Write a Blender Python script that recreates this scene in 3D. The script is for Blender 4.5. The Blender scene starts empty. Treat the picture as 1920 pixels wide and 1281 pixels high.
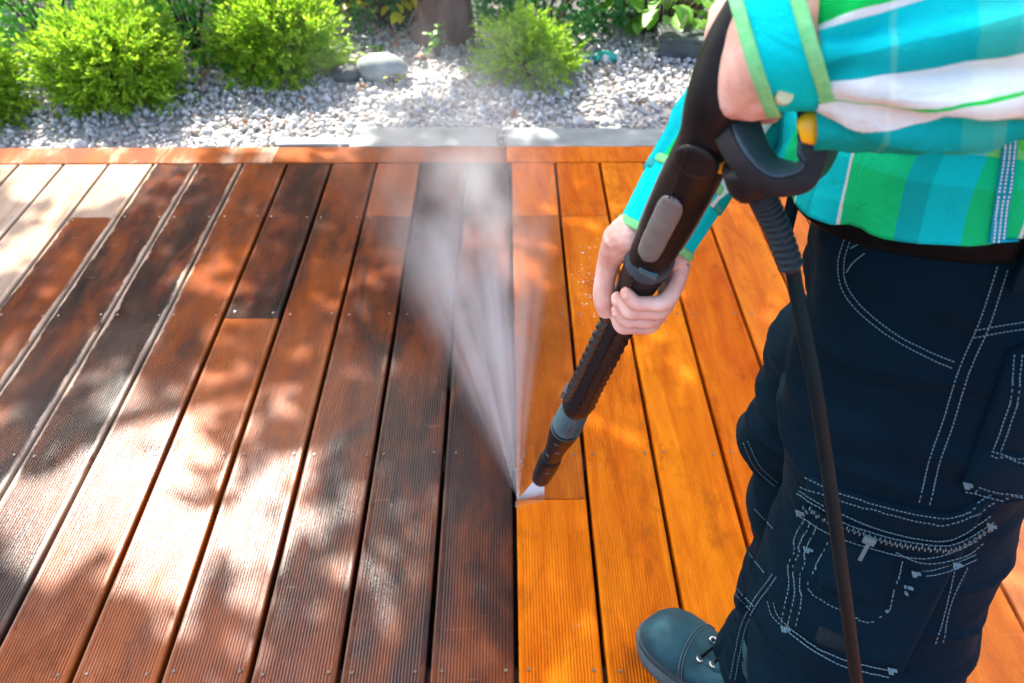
import bpy, bmesh, math, random
import numpy as np
from mathutils import Vector, noise
from mathutils.bvhtree import BVHTree
random.seed(7); rng = np.random.default_rng(7)
S = bpy.context.scene
COL = S.collection
R = math.radians

# ------------------------------------------------------------------ camera
CAM_H, PITCH, YAW, FPX = 1.348, R(38.92), 0.0068, 1610.0
cd = bpy.data.cameras.new('camera'); cam = bpy.data.objects.new('camera', cd); COL.objects.link(cam)
cam.location = (0, 0, CAM_H); cam.rotation_euler = (R(90) - PITCH, 0, -YAW)
cd.sensor_width = 36.0; cd.lens = FPX / 1920 * 36.0
cd.clip_start = 0.02; cd.clip_end = 200
cd.dof.use_dof = True; cd.dof.focus_distance = 1.02; cd.dof.aperture_fstop = 8.0
S.camera = cam
CF = Vector((math.sin(YAW) * math.cos(PITCH), math.cos(YAW) * math.cos(PITCH), -math.sin(PITCH)))
CR = Vector((math.cos(YAW), -math.sin(YAW), 0))
CDN = CF.cross(CR).normalized()
if CDN.z > 0: CDN = -CDN
C0 = Vector((0, 0, CAM_H))
def ray(x, y): return CF + CR * ((x - 960) / FPX) + CDN * ((y - 640.5) / FPX)
def at(x, y, Z): return C0 + ray(x, y) * Z           # photo pixel (1920 wide) at a depth -> world
def ground(x, y, z=0.0):
    d = ray(x, y); return C0 + d * ((z - CAM_H) / d.z)

# ------------------------------------------------------------------ world, sun, exposure
SUN_AZ, SUN_EL = R(-28), R(46)                        # azimuth clockwise from +Y
SUN = Vector((math.sin(SUN_AZ) * math.cos(SUN_EL), math.cos(SUN_AZ) * math.cos(SUN_EL), math.sin(SUN_EL)))
W = bpy.data.worlds.new('World'); S.world = W; W.use_nodes = True
nt = W.node_tree; sky = nt.nodes.new('ShaderNodeTexSky'); sky.sky_type = 'NISHITA'
sky.sun_disc = False; sky.sun_elevation = SUN_EL; sky.sun_rotation = SUN_AZ
sky.dust_density = 6.0; sky.ozone_density = 0.3; sky.air_density = 0.6
bg = nt.nodes['Background']; bg.inputs['Strength'].default_value = 0.15
nt.links.new(sky.outputs[0], bg.inputs['Color'])
sl = bpy.data.lights.new('sun', 'SUN'); sl.energy = 2.6; sl.angle = R(0.53); sl.color = (1, 0.93, 0.82)
so = bpy.data.objects.new('sun', sl); COL.objects.link(so); so.location = SUN * 20
so.rotation_euler = SUN.to_track_quat('Z', 'Y').to_euler()
S.view_settings.view_transform = 'Standard'; S.view_settings.look = 'None'
S.view_settings.exposure = 2.85; S.view_settings.gamma = 1.0
S.view_settings.use_curve_mapping = False
S.render.engine = 'CYCLES'; S.cycles.use_denoising = True
try: S.cycles.denoiser = 'OPENIMAGEDENOISE'
except Exception: pass
S.cycles.max_bounces = 8; S.cycles.volume_bounces = 1; S.cycles.volume_step_rate = 1.0
S.cycles.sample_clamp_indirect = 4.0

# ------------------------------------------------------------------ object helpers
def link(name, me, mat=None, parent=None, label=None, cat=None, kind=None, group=None):
    o = bpy.data.objects.new(name, me); COL.objects.link(o)
    if mat is not None and me is not None:
        for m in (mat if isinstance(mat, (list, tuple)) else [mat]): me.materials.append(m)
    if parent is not None: o.parent = parent
    props(o, label, cat, kind, group); return o
def props(o, label=None, cat=None, kind=None, group=None):
    if label: o['label'] = label
    if cat: o['category'] = cat
    if kind: o['kind'] = kind
    if group: o['group'] = group
def thing(name, label, cat, loc=(0, 0, 0), group=None):
    o = bpy.data.objects.new(name, None); COL.objects.link(o); o.location = loc
    o.empty_display_size = 0.05; props(o, label, cat, None, group)
    THING_LOC[o.name] = Vector(loc); return o
THING_LOC = {}
def mesh(verts, faces, smooth=True, name='mesh'):
    me = bpy.data.meshes.new(name)
    me.from_pydata([tuple(v) for v in verts], [], [tuple(f) for f in faces]); me.update()
    if smooth: me.polygons.foreach_set('use_smooth', [True] * len(me.polygons))
    return me
def fastmesh(V, F, smooth=False, name='mesh'):
    """V (n,3), F (m,k) arrays"""
    me = bpy.data.meshes.new(name); k = F.shape[1]
    me.vertices.add(len(V)); me.vertices.foreach_set('co', np.ascontiguousarray(V, dtype=np.float32).ravel())
    me.loops.add(F.size); me.loops.foreach_set('vertex_index', np.ascontiguousarray(F, dtype=np.int32).ravel())
    me.polygons.add(len(F)); me.polygons.foreach_set('loop_start', np.arange(0, F.size, k, dtype=np.int32))
    me.polygons.foreach_set('loop_total', np.full(len(F), k, dtype=np.int32))
    if smooth: me.polygons.foreach_set('use_smooth', np.ones(len(F), dtype=bool))
    me.update(calc_edges=True); return me
def shift(verts, loc): return [Vector(v) - loc for v in verts]
def part(name, V, F, mat, parent, smooth=True, label=None, kind=None, root=None):
    """world coordinates -> child of thing (or of a part whose root empty is given)"""
    base = parent
    while base.parent is not None: base = base.parent
    loc = THING_LOC.get(base.name, Vector((0, 0, 0)))
    return link(name, mesh(shift(V, loc), F, smooth), mat, parent, label, None, kind)
def cat_rom(P, sub):
    P = [np.array(p, float) for p in P]; out = []
    n = len(P)
    for i in range(n - 1):
        p0 = P[i - 1] if i > 0 else 2 * P[0] - P[1]
        p1, p2 = P[i], P[i + 1]
        p3 = P[i + 2] if i + 2 < n else 2 * P[-1] - P[-2]
        for k in range(sub):
            t = k / sub
            out.append(0.5 * (2 * p1 + (p2 - p0) * t + (2 * p0 - 5 * p1 + 4 * p2 - p3) * t * t + (3 * p1 - p0 - 3 * p2 + p3) * t ** 3))
    out.append(P[-1]); return out
def tube(pts, ru, rv=None, vdir=(0, 0, 1), n=24, power=2.0, sub=4, cap=True, disp=None, tangent=None, uv=None):
    """loft: section U = T x V, V = vdir made perpendicular to the path. disp(u_arc, s, ang)->offset.
    returns verts, faces (closed when cap)."""
    m = len(pts)
    ru = [ru] * m if not hasattr(ru, '__len__') else list(ru)
    rv = ru if rv is None else ([rv] * m if not hasattr(rv, '__len__') else list(rv))
    Q = cat_rom([list(p) + [a, b] for p, a, b in zip(pts, ru, rv)], sub) if sub > 1 else [np.array(list(p) + [a, b]) for p, a, b in zip(pts, ru, rv)]
    C = [Vector(q[:3]) for q in Q]; A = [q[3] for q in Q]; B = [q[4] for q in Q]
    V, F, UV = [], [], []; s = 0.0; vd = Vector(vdir)
    for i, c in enumerate(C):
        if i: s += (c - C[i - 1]).length
        T = (C[min(i + 1, len(C) - 1)] - C[max(i - 1, 0)]).normalized() if tangent is None else Vector(tangent)
        v = (vd - T * vd.dot(T)).normalized(); u = T.cross(v).normalized()
        for k in range(n):
            a = 2 * math.pi * k / n; ca, sa = math.cos(a), math.sin(a)
            e = 2.0 / power
            x = math.copysign(abs(ca) ** e, ca); y = math.copysign(abs(sa) ** e, sa)
            d = disp(a, s, c) if disp else 0.0
            V.append(c + u * x * (A[i] + d) + v * y * (B[i] + d))
            UV.append((a / (2 * math.pi), s))
    N = len(C)
    for i in range(N - 1):
        for k in range(n):
            F.append((i * n + k, i * n + (k + 1) % n, (i + 1) * n + (k + 1) % n, (i + 1) * n + k))
    if cap:
        F.append(tuple(reversed(range(n)))); F.append(tuple((N - 1) * n + k for k in range(n)))
    if uv is not None: uv.extend(UV)
    return V, F
def merge(*vf):
    V, F = [], []
    for v, f in vf:
        o = len(V); V.extend(v); F.extend(tuple(i + o for i in q) for q in f)
    return V, F
def box(cx, cy, cz, sx, sy, sz, ax=None):
    X, Y, Zv = ax or (Vector((1, 0, 0)), Vector((0, 1, 0)), Vector((0, 0, 1))); c = Vector((cx, cy, cz))
    V = [c + X * (a * sx / 2) + Y * (b * sy / 2) + Zv * (d * sz / 2) for d in (-1, 1) for b in (-1, 1) for a in (-1, 1)]
    return V, [(0, 2, 3, 1), (4, 5, 7, 6), (0, 1, 5, 4), (2, 6, 7, 3), (0, 4, 6, 2), (1, 3, 7, 5)]
def set_uv(me, uvs, n, perim=None):
    """uvs per vertex (a 0..1, s); unwrap the seam per face"""
    L = me.uv_layers.new(name='UVMap')
    for p in me.polygons:
        us = [uvs[v][0] if v < len(uvs) else 0 for v in p.vertices]
        hi = max(us) > 0.75 and len(us) == 4
        for li, v, u in zip(p.loop_indices, p.vertices, us):
            if hi and u < 0.25: u += 1
            L.data[li].uv = (u * (perim or 1), uvs[v][1] if v < len(uvs) else 0)
def remesh(V, F, voxel, smooth_it=4, name='mesh'):
    me = mesh(V, F); o = bpy.data.objects.new('tmp', me); COL.objects.link(o)
    m = o.modifiers.new('r', 'REMESH'); m.mode = 'VOXEL'; m.voxel_size = voxel; m.use_smooth_shade = True
    if smooth_it:
        sm = o.modifiers.new('s', 'SMOOTH'); sm.factor = 0.5; sm.iterations = smooth_it
    dg = bpy.context.evaluated_depsgraph_get(); ev = o.evaluated_get(dg)
    out = bpy.data.meshes.new_from_object(ev); out.name = name
    bpy.data.objects.remove(o); return out
def nz(x, y, z): return noise.noise(Vector((x, y, z)))

# ------------------------------------------------------------------ material helpers
def mat(name, base=(0.5, 0.5, 0.5), rough=0.5, **kw):
    m = bpy.data.materials.new(name); m.use_nodes = True
    b = m.node_tree.nodes['Principled BSDF']
    b.inputs['Base Color'].default_value = (*base, 1); b.inputs['Roughness'].default_value = rough
    for k, v in kw.items():
        b.inputs[k.replace('_', ' ')].default_value = v
    return m
class G:
    """tiny node-graph helper"""
    def __init__(s, m): s.t = m.node_tree; s.b = s.t.nodes.get('Principled BSDF'); s.out = s.t.nodes.get('Material Output')
    def n(s, ty, **kw):
        x = s.t.nodes.new(ty)
        for k, v in kw.items(): setattr(x, k, v)
        return x
    def l(s, a, b): s.t.links.new(a, b)
    def put(s, sock, v):
        if hasattr(v, 'is_output'): s.l(v, sock)
        elif hasattr(v, '__len__') and len(v) == 3 and sock.type == 'RGBA': sock.default_value = (*v, 1)
        else: sock.default_value = v
    def m(s, op, a, b=0.0, c=0.0, clamp=False):
        x = s.n('ShaderNodeMath', operation=op, use_clamp=clamp)
        s.put(x.inputs[0], a); s.put(x.inputs[1], b); s.put(x.inputs[2], c); return x.outputs[0]
    def mix(s, f, a, b, mode='MIX'):
        x = s.n('ShaderNodeMix', data_type='RGBA', blend_type=mode)
        s.put(x.inputs[0], f); s.put(x.inputs[6], a); s.put(x.inputs[7], b); return x.outputs[2]
    def pos(s): return s.n('ShaderNodeNewGeometry').outputs['Position']
    def vec(s, v, scale, off=(0, 0, 0)):
        x = s.n('ShaderNodeMapping'); s.l(v, x.inputs[0]); x.inputs['Scale'].default_value = scale; x.inputs['Location'].default_value = off
        return x.outputs[0]
    def noise(s, v, scale=1.0, detail=4, rough=0.55, dist=0.0):
        x = s.n('ShaderNodeTexNoise'); s.l(v, x.inputs['Vector']); x.inputs['Scale'].default_value = scale
        x.inputs['Detail'].default_value = detail; x.inputs['Roughness'].default_value = rough; x.inputs['Distortion'].default_value = dist
        return x.outputs['Fac']
    def ramp(s, f, stops, interp='LINEAR'):
        x = s.n('ShaderNodeValToRGB'); s.l(f, x.inputs[0]); r = x.color_ramp; r.interpolation = interp
        while len(r.elements) < len(stops): r.elements.new(0.5)
        for e, (p, c) in zip(r.elements, stops):
            e.position = p; e.color = (*c, 1) if len(c) == 3 else c
        return x.outputs[0]
    def step(s, v, a, b):                              # smoothstep a..b -> 0..1
        x = s.n('ShaderNodeMapRange', interpolation_type='SMOOTHSTEP'); s.put(x.inputs[0], v)
        x.inputs[1].default_value = a; x.inputs[2].default_value = b; return x.outputs[0]
    def bump(s, h, strength=0.3, dist=0.002, normal=None):
        x = s.n('ShaderNodeBump'); s.l(h, x.inputs['Height']); x.inputs['Strength'].default_value = strength; x.inputs['Distance'].default_value = dist
        if normal is not None: s.l(normal, x.inputs['Normal'])
        return x.outputs[0]
    def base(s, c): s.put(s.b.inputs['Base Color'], c)
    def rough(s, c): s.put(s.b.inputs['Roughness'], c)
    def normal(s, n): s.l(n, s.b.inputs['Normal'])

# ---- decking wood: obj.color = (dirt, dryness, orange-through-dirt)
LINE0 = 0.013                                          # the gap between dirty and cleaned boards
def wood_material():
    m = mat('decking_wood'); g = G(m); P = g.pos()
    sep = g.n('ShaderNodeSeparateXYZ'); g.l(P, sep.inputs[0]); X, Y = sep.outputs[0], sep.outputs[1]
    oi = g.n('ShaderNodeObjectInfo'); rnd = oi.outputs['Random']
    osep = g.n('ShaderNodeSeparateColor'); g.l(oi.outputs['Color'], osep.inputs[0])
    dirt0, dry0, org0 = osep.outputs[0], osep.outputs[1], osep.outputs[2]
    cb = g.n('ShaderNodeCombineXYZ'); g.l(X, cb.inputs[0]); g.l(Y, cb.inputs[1]); g.l(g.m('MULTIPLY', rnd, 37.0), cb.inputs[2]); Q = cb.outputs[0]
    grain = g.noise(g.vec(Q, (26, 3.4, 1)), 1, 6, 0.62, 0.7)
    fine = g.noise(g.vec(Q, (260, 9, 1)), 1, 3, 0.6)
    blot = g.noise(g.vec(Q, (9, 3.2, 1)), 1, 6, 0.62, 0.5)
    blot2 = g.noise(g.vec(Q, (20, 9, 1), (3, 1, 0)), 1, 5, 0.65, 0.3)
    cloud = g.noise(g.vec(P, (3.0, 2.2, 1), (1.7, 0.4, 0)), 1, 3, 0.5)
    cross = g.noise(g.vec(Q, (14, 110, 1)), 1, 3, 0.6)
    clean = g.ramp(grain, [(0.26, (0.36, 0.056, 0.0008)), (0.46, (0.49, 0.098, 0.0015)), (0.74, (0.62, 0.165, 0.004))])
    clean = g.mix(g.m('MULTIPLY', g.step(blot2, 0.52, 0.78), 0.55), clean, (0.24, 0.045, 0.003))
    clean = g.mix(g.m('MULTIPLY', g.step(fine, 0.56, 0.75), 0.28), clean, (0.20, 0.036, 0.002))
    stain = g.noise(g.vec(Q, (12, 7, 1), (8, 3, 0)), 1, 7, 0.72, 0.6)
    clean = g.mix(g.m('MULTIPLY', g.step(stain, 0.54, 0.74), 0.60), clean, (0.16, 0.034, 0.004))
    hs = g.n('ShaderNodeHueSaturation'); g.l(clean, hs.inputs['Color'])
    g.l(g.m('MULTIPLY_ADD', rnd, 0.010, 0.497), hs.inputs['Hue']); g.l(g.m('MULTIPLY_ADD', rnd, 0.22, 0.9), hs.inputs['Value'])
    clean = g.mix(dry0, hs.outputs[0], (0.60, 0.23, 0.09))
    big = g.noise(g.vec(Q, (4.5, 1.1, 1), (2.2, 5, 0)), 1, 4, 0.55, 0.4)
    blot_d = g.m('ADD', g.m('ADD', blot, g.m('MULTIPLY', g.step(g.m('ADD', Y, g.m('MULTIPLY', g.m('SUBTRACT', blot2, 0.5), 0.10)), 0.95, 0.70), 0.10)), g.m('ADD', g.m('MULTIPLY', g.m('SUBTRACT', big, 0.52), 0.75), g.m('MULTIPLY', g.m('SUBTRACT', org0, 0.36), 0.24)))
    dirty = g.ramp(blot_d, [(0.28, (0.009, 0.0055, 0.0055)), (0.42, (0.034, 0.0110, 0.0072)), (0.55, (0.095, 0.022, 0.0075)), (0.74, (0.19, 0.045, 0.008))])
    dirty = g.mix(g.m('MULTIPLY', g.step(cloud, 0.50, 0.68), 0.65), dirty, (0.024, 0.017, 0.018))
    dirty = g.mix(g.m('MULTIPLY', g.step(fine, 0.52, 0.72), 0.45), dirty, (0.015, 0.010, 0.009))
    blot3 = g.noise(g.vec(Q, (7, 1.6, 1), (5, 2, 0)), 1, 5, 0.6, 0.4)
    through = g.m('MULTIPLY', g.step(g.m('ADD', g.m('MULTIPLY_ADD', blot3, 0.65, g.m('MULTIPLY', blot2, 0.35)), g.m('MULTIPLY', org0, 0.30)), 0.52, 0.88), 0.85)
    dirty = g.mix(through, dirty, (0.26, 0.060, 0.006))
    tan = g.ramp(grain, [(0.25, (0.20, 0.13, 0.085)), (0.5, (0.34, 0.25, 0.185)), (0.75, (0.42, 0.33, 0.26))])
    tan = g.mix(g.m('MULTIPLY', g.step(blot, 0.5, 0.75), 0.5), tan, (0.30, 0.18, 0.10))
    # tan = dry, unwetted wood: by board and along board edges on the far left
    lx = g.n('ShaderNodeTexCoord').outputs['Object']; ls = g.n('ShaderNodeSeparateXYZ'); g.l(lx, ls.inputs[0])
    edge = g.m('ABSOLUTE', ls.outputs[0])
    edgemask = g.m('MULTIPLY', g.step(g.m('ADD', edge, g.m('MULTIPLY', g.m('SUBTRACT', blot2, 0.5), 0.035)), 0.0605, 0.066), g.step(g.m('ADD', X, g.m('MULTIPLY', cloud, 0.5)), -0.50, -0.72))
    dryn = g.m('ADD', g.m('MULTIPLY', edgemask, g.step(Y, 0.75, 1.3)), g.step(g.m('ADD', dry0, g.m('MULTIPLY', g.m('SUBTRACT', blot, 0.5), 0.8)), 0.45, 0.62), clamp=True)
    dirty = g.mix(dryn, dirty, tan)
    d = g.m('ADD', dirt0, g.m('MULTIPLY', g.m('SUBTRACT', blot2, 0.5), g.m('MULTIPLY', g.m('SUBTRACT', 1.0, g.m('ABSOLUTE', g.m('MULTIPLY_ADD', dirt0, 2.0, -1.0))), 2.2)), clamp=True)
    colr = g.mix(d, clean, dirty)
    # pale crossways weathering scratches
    colr = g.mix(g.m('MULTIPLY', g.step(cross, 0.66, 0.80), 0.22), colr, (0.55, 0.33, 0.2))
    g.base(colr)
    wet = g.m('MULTIPLY', g.step(g.m('ADD', Y, g.m('MULTIPLY', g.m('SUBTRACT', cloud, 0.5), 0.9)), 1.85, 1.15), g.step(g.m('ADD', X, g.m('MULTIPLY', cloud, 0.3)), 0.25, -0.05))   # boards still wet from the spray
    rg = g.ramp(blot2, [(0.3, (0.22,) * 3), (0.7, (0.40,) * 3)])
    rg = g.m('ADD', g.m('MULTIPLY', g.m('SUBTRACT', 1.0, wet), 0.22), rg, clamp=True)
    g.rough(rg)
    h = g.m('ADD', g.m('MULTIPLY', fine, 0.6), g.m('MULTIPLY', g.noise(P, 420, 2, 0.5), 0.7))
    g.normal(g.bump(h, 0.35, 0.0012))
    g.l(g.m('MULTIPLY_ADD', d, g.m('MULTIPLY', wet, 0.22), 0.035), g.b.inputs['Specular IOR Level'])
    return m
M = {}
M['wood'] = wood_material()
def simple(name, c0, c1, scale, rough, bump=0.2, dist=0.002, detail=5, aniso=(1, 1, 1), **kw):
    m = mat(name, c0, rough, **kw); g = G(m); tc = g.n('ShaderNodeTexCoord').outputs['Object']
    f = g.noise(g.vec(tc, aniso), scale, detail, 0.6)
    g.base(g.ramp(f, [(0.3, c0), (0.7, c1)])); g.normal(g.bump(f, bump, dist)); return m
def island(name, cols, rough=0.6, trans=0.0, nscale=None, **kw):
    m = mat(name, cols[0], rough, **kw); g = G(m)
    r = g.n('ShaderNodeNewGeometry').outputs['Random Per Island']
    c = g.ramp(r, [(i / max(1, len(cols) - 1), k) for i, k in enumerate(cols)])
    if nscale:
        c = g.mix(0.35, c, g.ramp(g.noise(g.pos(), nscale, 4), [(0.3, (0.05, 0.05, 0.05)), (0.7, (0.9, 0.9, 0.9))]), 'OVERLAY')
    g.base(c)
    if trans:
        tr = g.n('ShaderNodeBsdfTranslucent'); g.l(c, tr.inputs['Color']); mx = g.n('ShaderNodeMixShader'); mx.inputs[0].default_value = trans
        g.l(g.b.outputs[0], mx.inputs[1]); g.l(tr.outputs[0], mx.inputs[2]); g.l(mx.outputs[0], g.out.inputs['Surface'])
    return m
M['soil'] = simple('soil', (0.035, 0.028, 0.022), (0.09, 0.07, 0.055), 18, 0.95, 0.6, 0.01)
M['screw'] = mat('screw_steel', (0.16, 0.155, 0.145), 0.5, Metallic=1.0)
M['pebble'] = island('pebble', [(0.50, 0.50, 0.49), (0.33, 0.34, 0.34), (0.56, 0.56, 0.54), (0.42, 0.40, 0.36), (0.60, 0.60, 0.59), (0.24, 0.23, 0.21), (0.53, 0.53, 0.52), (0.38, 0.27, 0.20), (0.47, 0.48, 0.48)], 0.6, nscale=60)
M['slate'] = simple('slate', (0.12, 0.145, 0.15), (0.20, 0.23, 0.235), 9, 0.6, 0.5, 0.006)
M['darkslate'] = simple('dark_slate', (0.03, 0.042, 0.042), (0.07, 0.09, 0.085), 9, 0.6, 0.5, 0.006)
M['boulder'] = simple('boulder', (0.17, 0.20, 0.19), (0.28, 0.31, 0.30), 12, 0.75, 0.5, 0.006)
M['bark'] = simple('bark', (0.055, 0.026, 0.020), (0.21, 0.12, 0.095), 14, 0.9, 1.0, 0.02, aniso=(1, 1, 0.22))
YG = [(0.24, 0.46, 0.02), (0.36, 0.56, 0.025), (0.14, 0.34, 0.02), (0.50, 0.64, 0.05)]
M['yellowgreen'] = island('yellow_green_sprig', YG, 0.5, 0.5)
M['midgreen'] = island('mid_green_sprig', [(0.10, 0.38, 0.06), (0.18, 0.50, 0.06), (0.06, 0.26, 0.05), (0.26, 0.54, 0.07)], 0.5, 0.5)
M['darkgreen'] = island('dark_green_leaf', [(0.03, 0.20, 0.04), (0.06, 0.30, 0.06), (0.02, 0.11, 0.03), (0.10, 0.36, 0.06)], 0.45, 0.3)
M['leaf'] = island('broad_leaf', [(0.10, 0.30, 0.02), (0.16, 0.38, 0.025), (0.06, 0.2, 0.02)], 0.4, 0.35)
M['yellowleaf'] = island('yellow_leaf', [(0.34, 0.46, 0.01), (0.55, 0.52, 0.012), (0.22, 0.38, 0.015)], 0.4, 0.35)
M['crown'] = island('crown_leaf', [(0.05, 0.13, 0.025), (0.08, 0.18, 0.03), (0.035, 0.10, 0.02)], 0.5, 0.35)
M['fallen'] = island('fallen_leaf', [(0.32, 0.10, 0.04), (0.25, 0.14, 0.07), (0.4, 0.16, 0.06)], 0.7)
M['twig'] = mat('twig', (0.07, 0.045, 0.03), 0.85)
M['tealplastic'] = mat('teal_plastic', (0.01, 0.33, 0.27), 0.25)

# ------------------------------------------------------------------ ground, deck, gravel
def sheet(name, x0, x1, y0, y1, z, m, **kw):
    return link(name, mesh([(x0, y0, z), (x1, y0, z), (x1, y1, z), (x0, y1, z)], [(0, 1, 2, 3)], False), m, **kw)
sheet('ground', -60, 60, -60, 60, -0.16, M['soil'], kind='structure')
PW, PITCHX, TH = 0.1415, 0.15, 0.027
def plank_mesh(L, w=PW, ribs=22, th=TH, rib_depth=0.0009, axis='y'):
    """board with a rounded edge and shallow milled ribs, centred in x, from y=0 to L"""
    prof = [(-w / 2, -th), (-w / 2, -0.004), (-w / 2 + 0.0012, -0.0012), (-w / 2 + 0.004, 0)]
    if ribs:
        a, b = -w / 2 + 0.010, w / 2 - 0.010; st = (b - a) / ribs
        for i in range(ribs):
            x = a + i * st
            prof += [(x, 0), (x + st * 0.30, -rib_depth), (x + st * 0.55, -rib_depth), (x + st * 0.85, 0)]
    prof += [(w / 2 - 0.004, 0), (w / 2 - 0.0012, -0.0012), (w / 2, -0.004), (w / 2, -th)]
    n = len(prof); V = [(x, y, z) for y in (0, L) for x, z in prof]
    F = [(i, i + 1, n + i + 1, n + i)[::-1] for i in range(n - 1)] + [tuple(range(n))[::-1], tuple(range(n, 2 * n)), (0, n, 2 * n - 1, n - 1)[::-1]]
    me = mesh(V, F, False); me.materials.append(M['wood']); return me
deck = bpy.data.objects.new('deck', None); COL.objects.link(deck); deck['kind'] = 'structure'
bmS = bmesh.new(); bmesh.ops.create_cone(bmS, cap_ends=True, segments=10, radius1=0.0033, radius2=0.0028, depth=0.0016)
screw_me = bpy.data.meshes.new('screw'); bmS.to_mesh(screw_me); bmS.free(); screw_me.materials.append(M['screw'])
def plank(x, y0, y1, color, ribs=22, w=PW, z=0.0, me=None, rows=()):
    o = link('plank', me or plank_mesh(y1 - y0, w, ribs), None, deck); o.location = (x, y0, z); o.color = (*color, 1)
    for yy in rows:
        for dx in (-0.052, 0.055):
            s = bpy.data.objects.new('screw', screw_me); COL.objects.link(s); s.parent = o
            s.location = (dx + random.uniform(-.004, .004), yy - y0 + random.uniform(-.004, .004), 0.0004)
    return o
Y_END, Y_NEAR = 2.625, -1.6
ROWS = [-0.716, -0.217, 0.282, 0.781, 1.286, 1.785, 2.279]
FULL = plank_mesh(Y_END - Y_NEAR)
CL, DI = 0.0, 1.0
# far end joints: board index -> list of (y0, y1, colour)
def dcol(i):
    o = {-3: .25, -4: .55, -5: .75, -6: .55, -7: .0, -8: .05, -9: .35, -2: .15, -1: .35}.get(i, .2)
    return (DI, 0.0, o)
for i in range(-19, 15):
    x = LINE0 + (i + 0.5) * PITCHX
    if i >= 0:
        dry = {4: .08, 5: .25, 6: .60, 7: .70, 8: .75, 9: .6}.get(i, 0.0 if i < 5 else .35)
        segs = [(Y_NEAR, Y_END, (CL, dry, 0))]
        if i == 0: segs = [(Y_NEAR, 1.158, (CL, 0, 0)), (1.158, 2.279, (0.72, 0, .8)), (2.279, Y_END, (CL, 0, 0))]
        if i in (1, 6): segs = [(Y_NEAR, 2.279, (0.06, dry, 0)), (2.279, Y_END, (CL, dry, 0))]
    else:
        c = dcol(i); segs = [(Y_NEAR, Y_END, c)]
        if i == -3: segs = [(Y_NEAR, 2.279, c), (2.279, Y_END, (DI, 0, .9))]
        if i == -5: segs = [(Y_NEAR, 1.770, c), (1.770, Y_END, (DI, 0, .05))]
        if i == -1: segs = [(Y_NEAR, 2.279, c), (2.279, Y_END, (DI, 0, 0))]
        if i == -9: segs = [(Y_NEAR, 2.279, c), (2.279, Y_END, (DI, 1, .6))]
        if i <= -10: segs = [(Y_NEAR, 1.286, (DI, .2, .4)), (1.286, Y_END, (DI, 1, .3))]
    for (a, b, c) in segs:
        # neighbouring lengths of board butt with a hair joint
        a2, b2 = a + (0.0012 if a > Y_NEAR else 0), b - (0.0012 if b < Y_END else 0)
        rows = [r + (0.010 if abs(r - a) < .02 else -0.010 if abs(r - b) < .02 else 0) for r in ROWS if a <= r <= b]
        if i not in range(-15, 12): rows = []
        plank(x, a2, b2, c, rows=rows, me=FULL if (a == Y_NEAR and b == Y_END) else None)
# border boards across the far end
for x0, x1, c in [(-2.9, -0.79, (DI, .47, .8)), (-0.79, 0.0, (DI, 0.05, .95)), (0.0, 2.2, (CL, 0, 0))]:
    o = link('plank', plank_mesh(x1 - x0 - 0.002, 0.118, 0), None, deck); o.rotation_euler = (0, 0, -math.pi / 2)
    o.location = (x0 + 0.001, Y_END + 0.006 + 0.059, 0.001); o.color = (*c, 1); o['label'] = 'border board laid across the far end of the deck'
for yy in ROWS + [2.60]:                                # joists below the boards
    V, F = box(-0.35, yy, -TH - 0.033, 5.4, 0.045, 0.06)
    link('joist', mesh(V, F, False), M['twig'], deck)
for x0, x1, y0, y1 in [(-1.66, -1.5, 0.36, 0.52)]: pass

# gravel: one real-geometry bed of pebbles
def ico(sub=1):
    bm = bmesh.new(); bmesh.ops.create_icosphere(bm, subdivisions=sub, radius=1.0)
    V = np.array([v.co[:] for v in bm.verts]); F = np.array([[v.index for v in f.verts] for f in bm.faces]); bm.free(); return V, F
IV, IF = ico(1); IV2, IF2 = ico(2)
GZ = -0.035
def rotmats(n):
    q = rng.normal(size=(n, 4)); q /= np.linalg.norm(q, axis=1)[:, None]; a, b, c, d = q.T
    return np.stack([np.stack([1 - 2 * (c * c + d * d), 2 * (b * c - a * d), 2 * (b * d + a * c)], -1),
                     np.stack([2 * (b * c + a * d), 1 - 2 * (b * b + d * d), 2 * (c * d - a * b)], -1),
                     np.stack([2 * (b * d - a * c), 2 * (c * d + a * b), 1 - 2 * (b * b + c * c)], -1)], -2)
def pebbles(n, x0, x1, y0, y1):
    ctr = np.stack([rng.uniform(x0, x1, n), rng.uniform(y0, y1, n), np.zeros(n)], -1)
    ctr[:, 2] = GZ + 0.012 * np.sin(ctr[:, 0] * 3.1) * np.sin(ctr[:, 1] * 4.0) + rng.uniform(-0.006, 0.006, n)
    sz = 0.0090 * np.exp(rng.normal(0, 0.33, n)); sc = sz[:, None] * rng.uniform(0.62, 1.2, (n, 3)); sc[:, 2] *= 0.8
    jit = 1 + 0.16 * rng.normal(size=(n, len(IV), 1))
    V = (IV[None] * jit) * sc[:, None, :]; V = np.einsum('nij,nkj->nki', rotmats(n), V) + ctr[:, None, :]
    F = IF[None] + (np.arange(n) * len(IV))[:, None, None]
    return V.reshape(-1, 3), F.reshape(-1, 3)
V, F = pebbles(23000, -2.9, 2.3, Y_END + 0.13, 4.35)
link('gravel', fastmesh(V, F, True), M['pebble'], kind='stuff', label='pale grey pebble bed between deck and shrubs')
M['bed'] = simple('grit', (.24, .235, .22), (.42, .41, .40), 60, .9, .6, .006)
sheet('gravel_bed', -3.2, 2.6, Y_END + 0.125, 4.5, GZ - 0.012, M['bed'], kind='structure')
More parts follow.
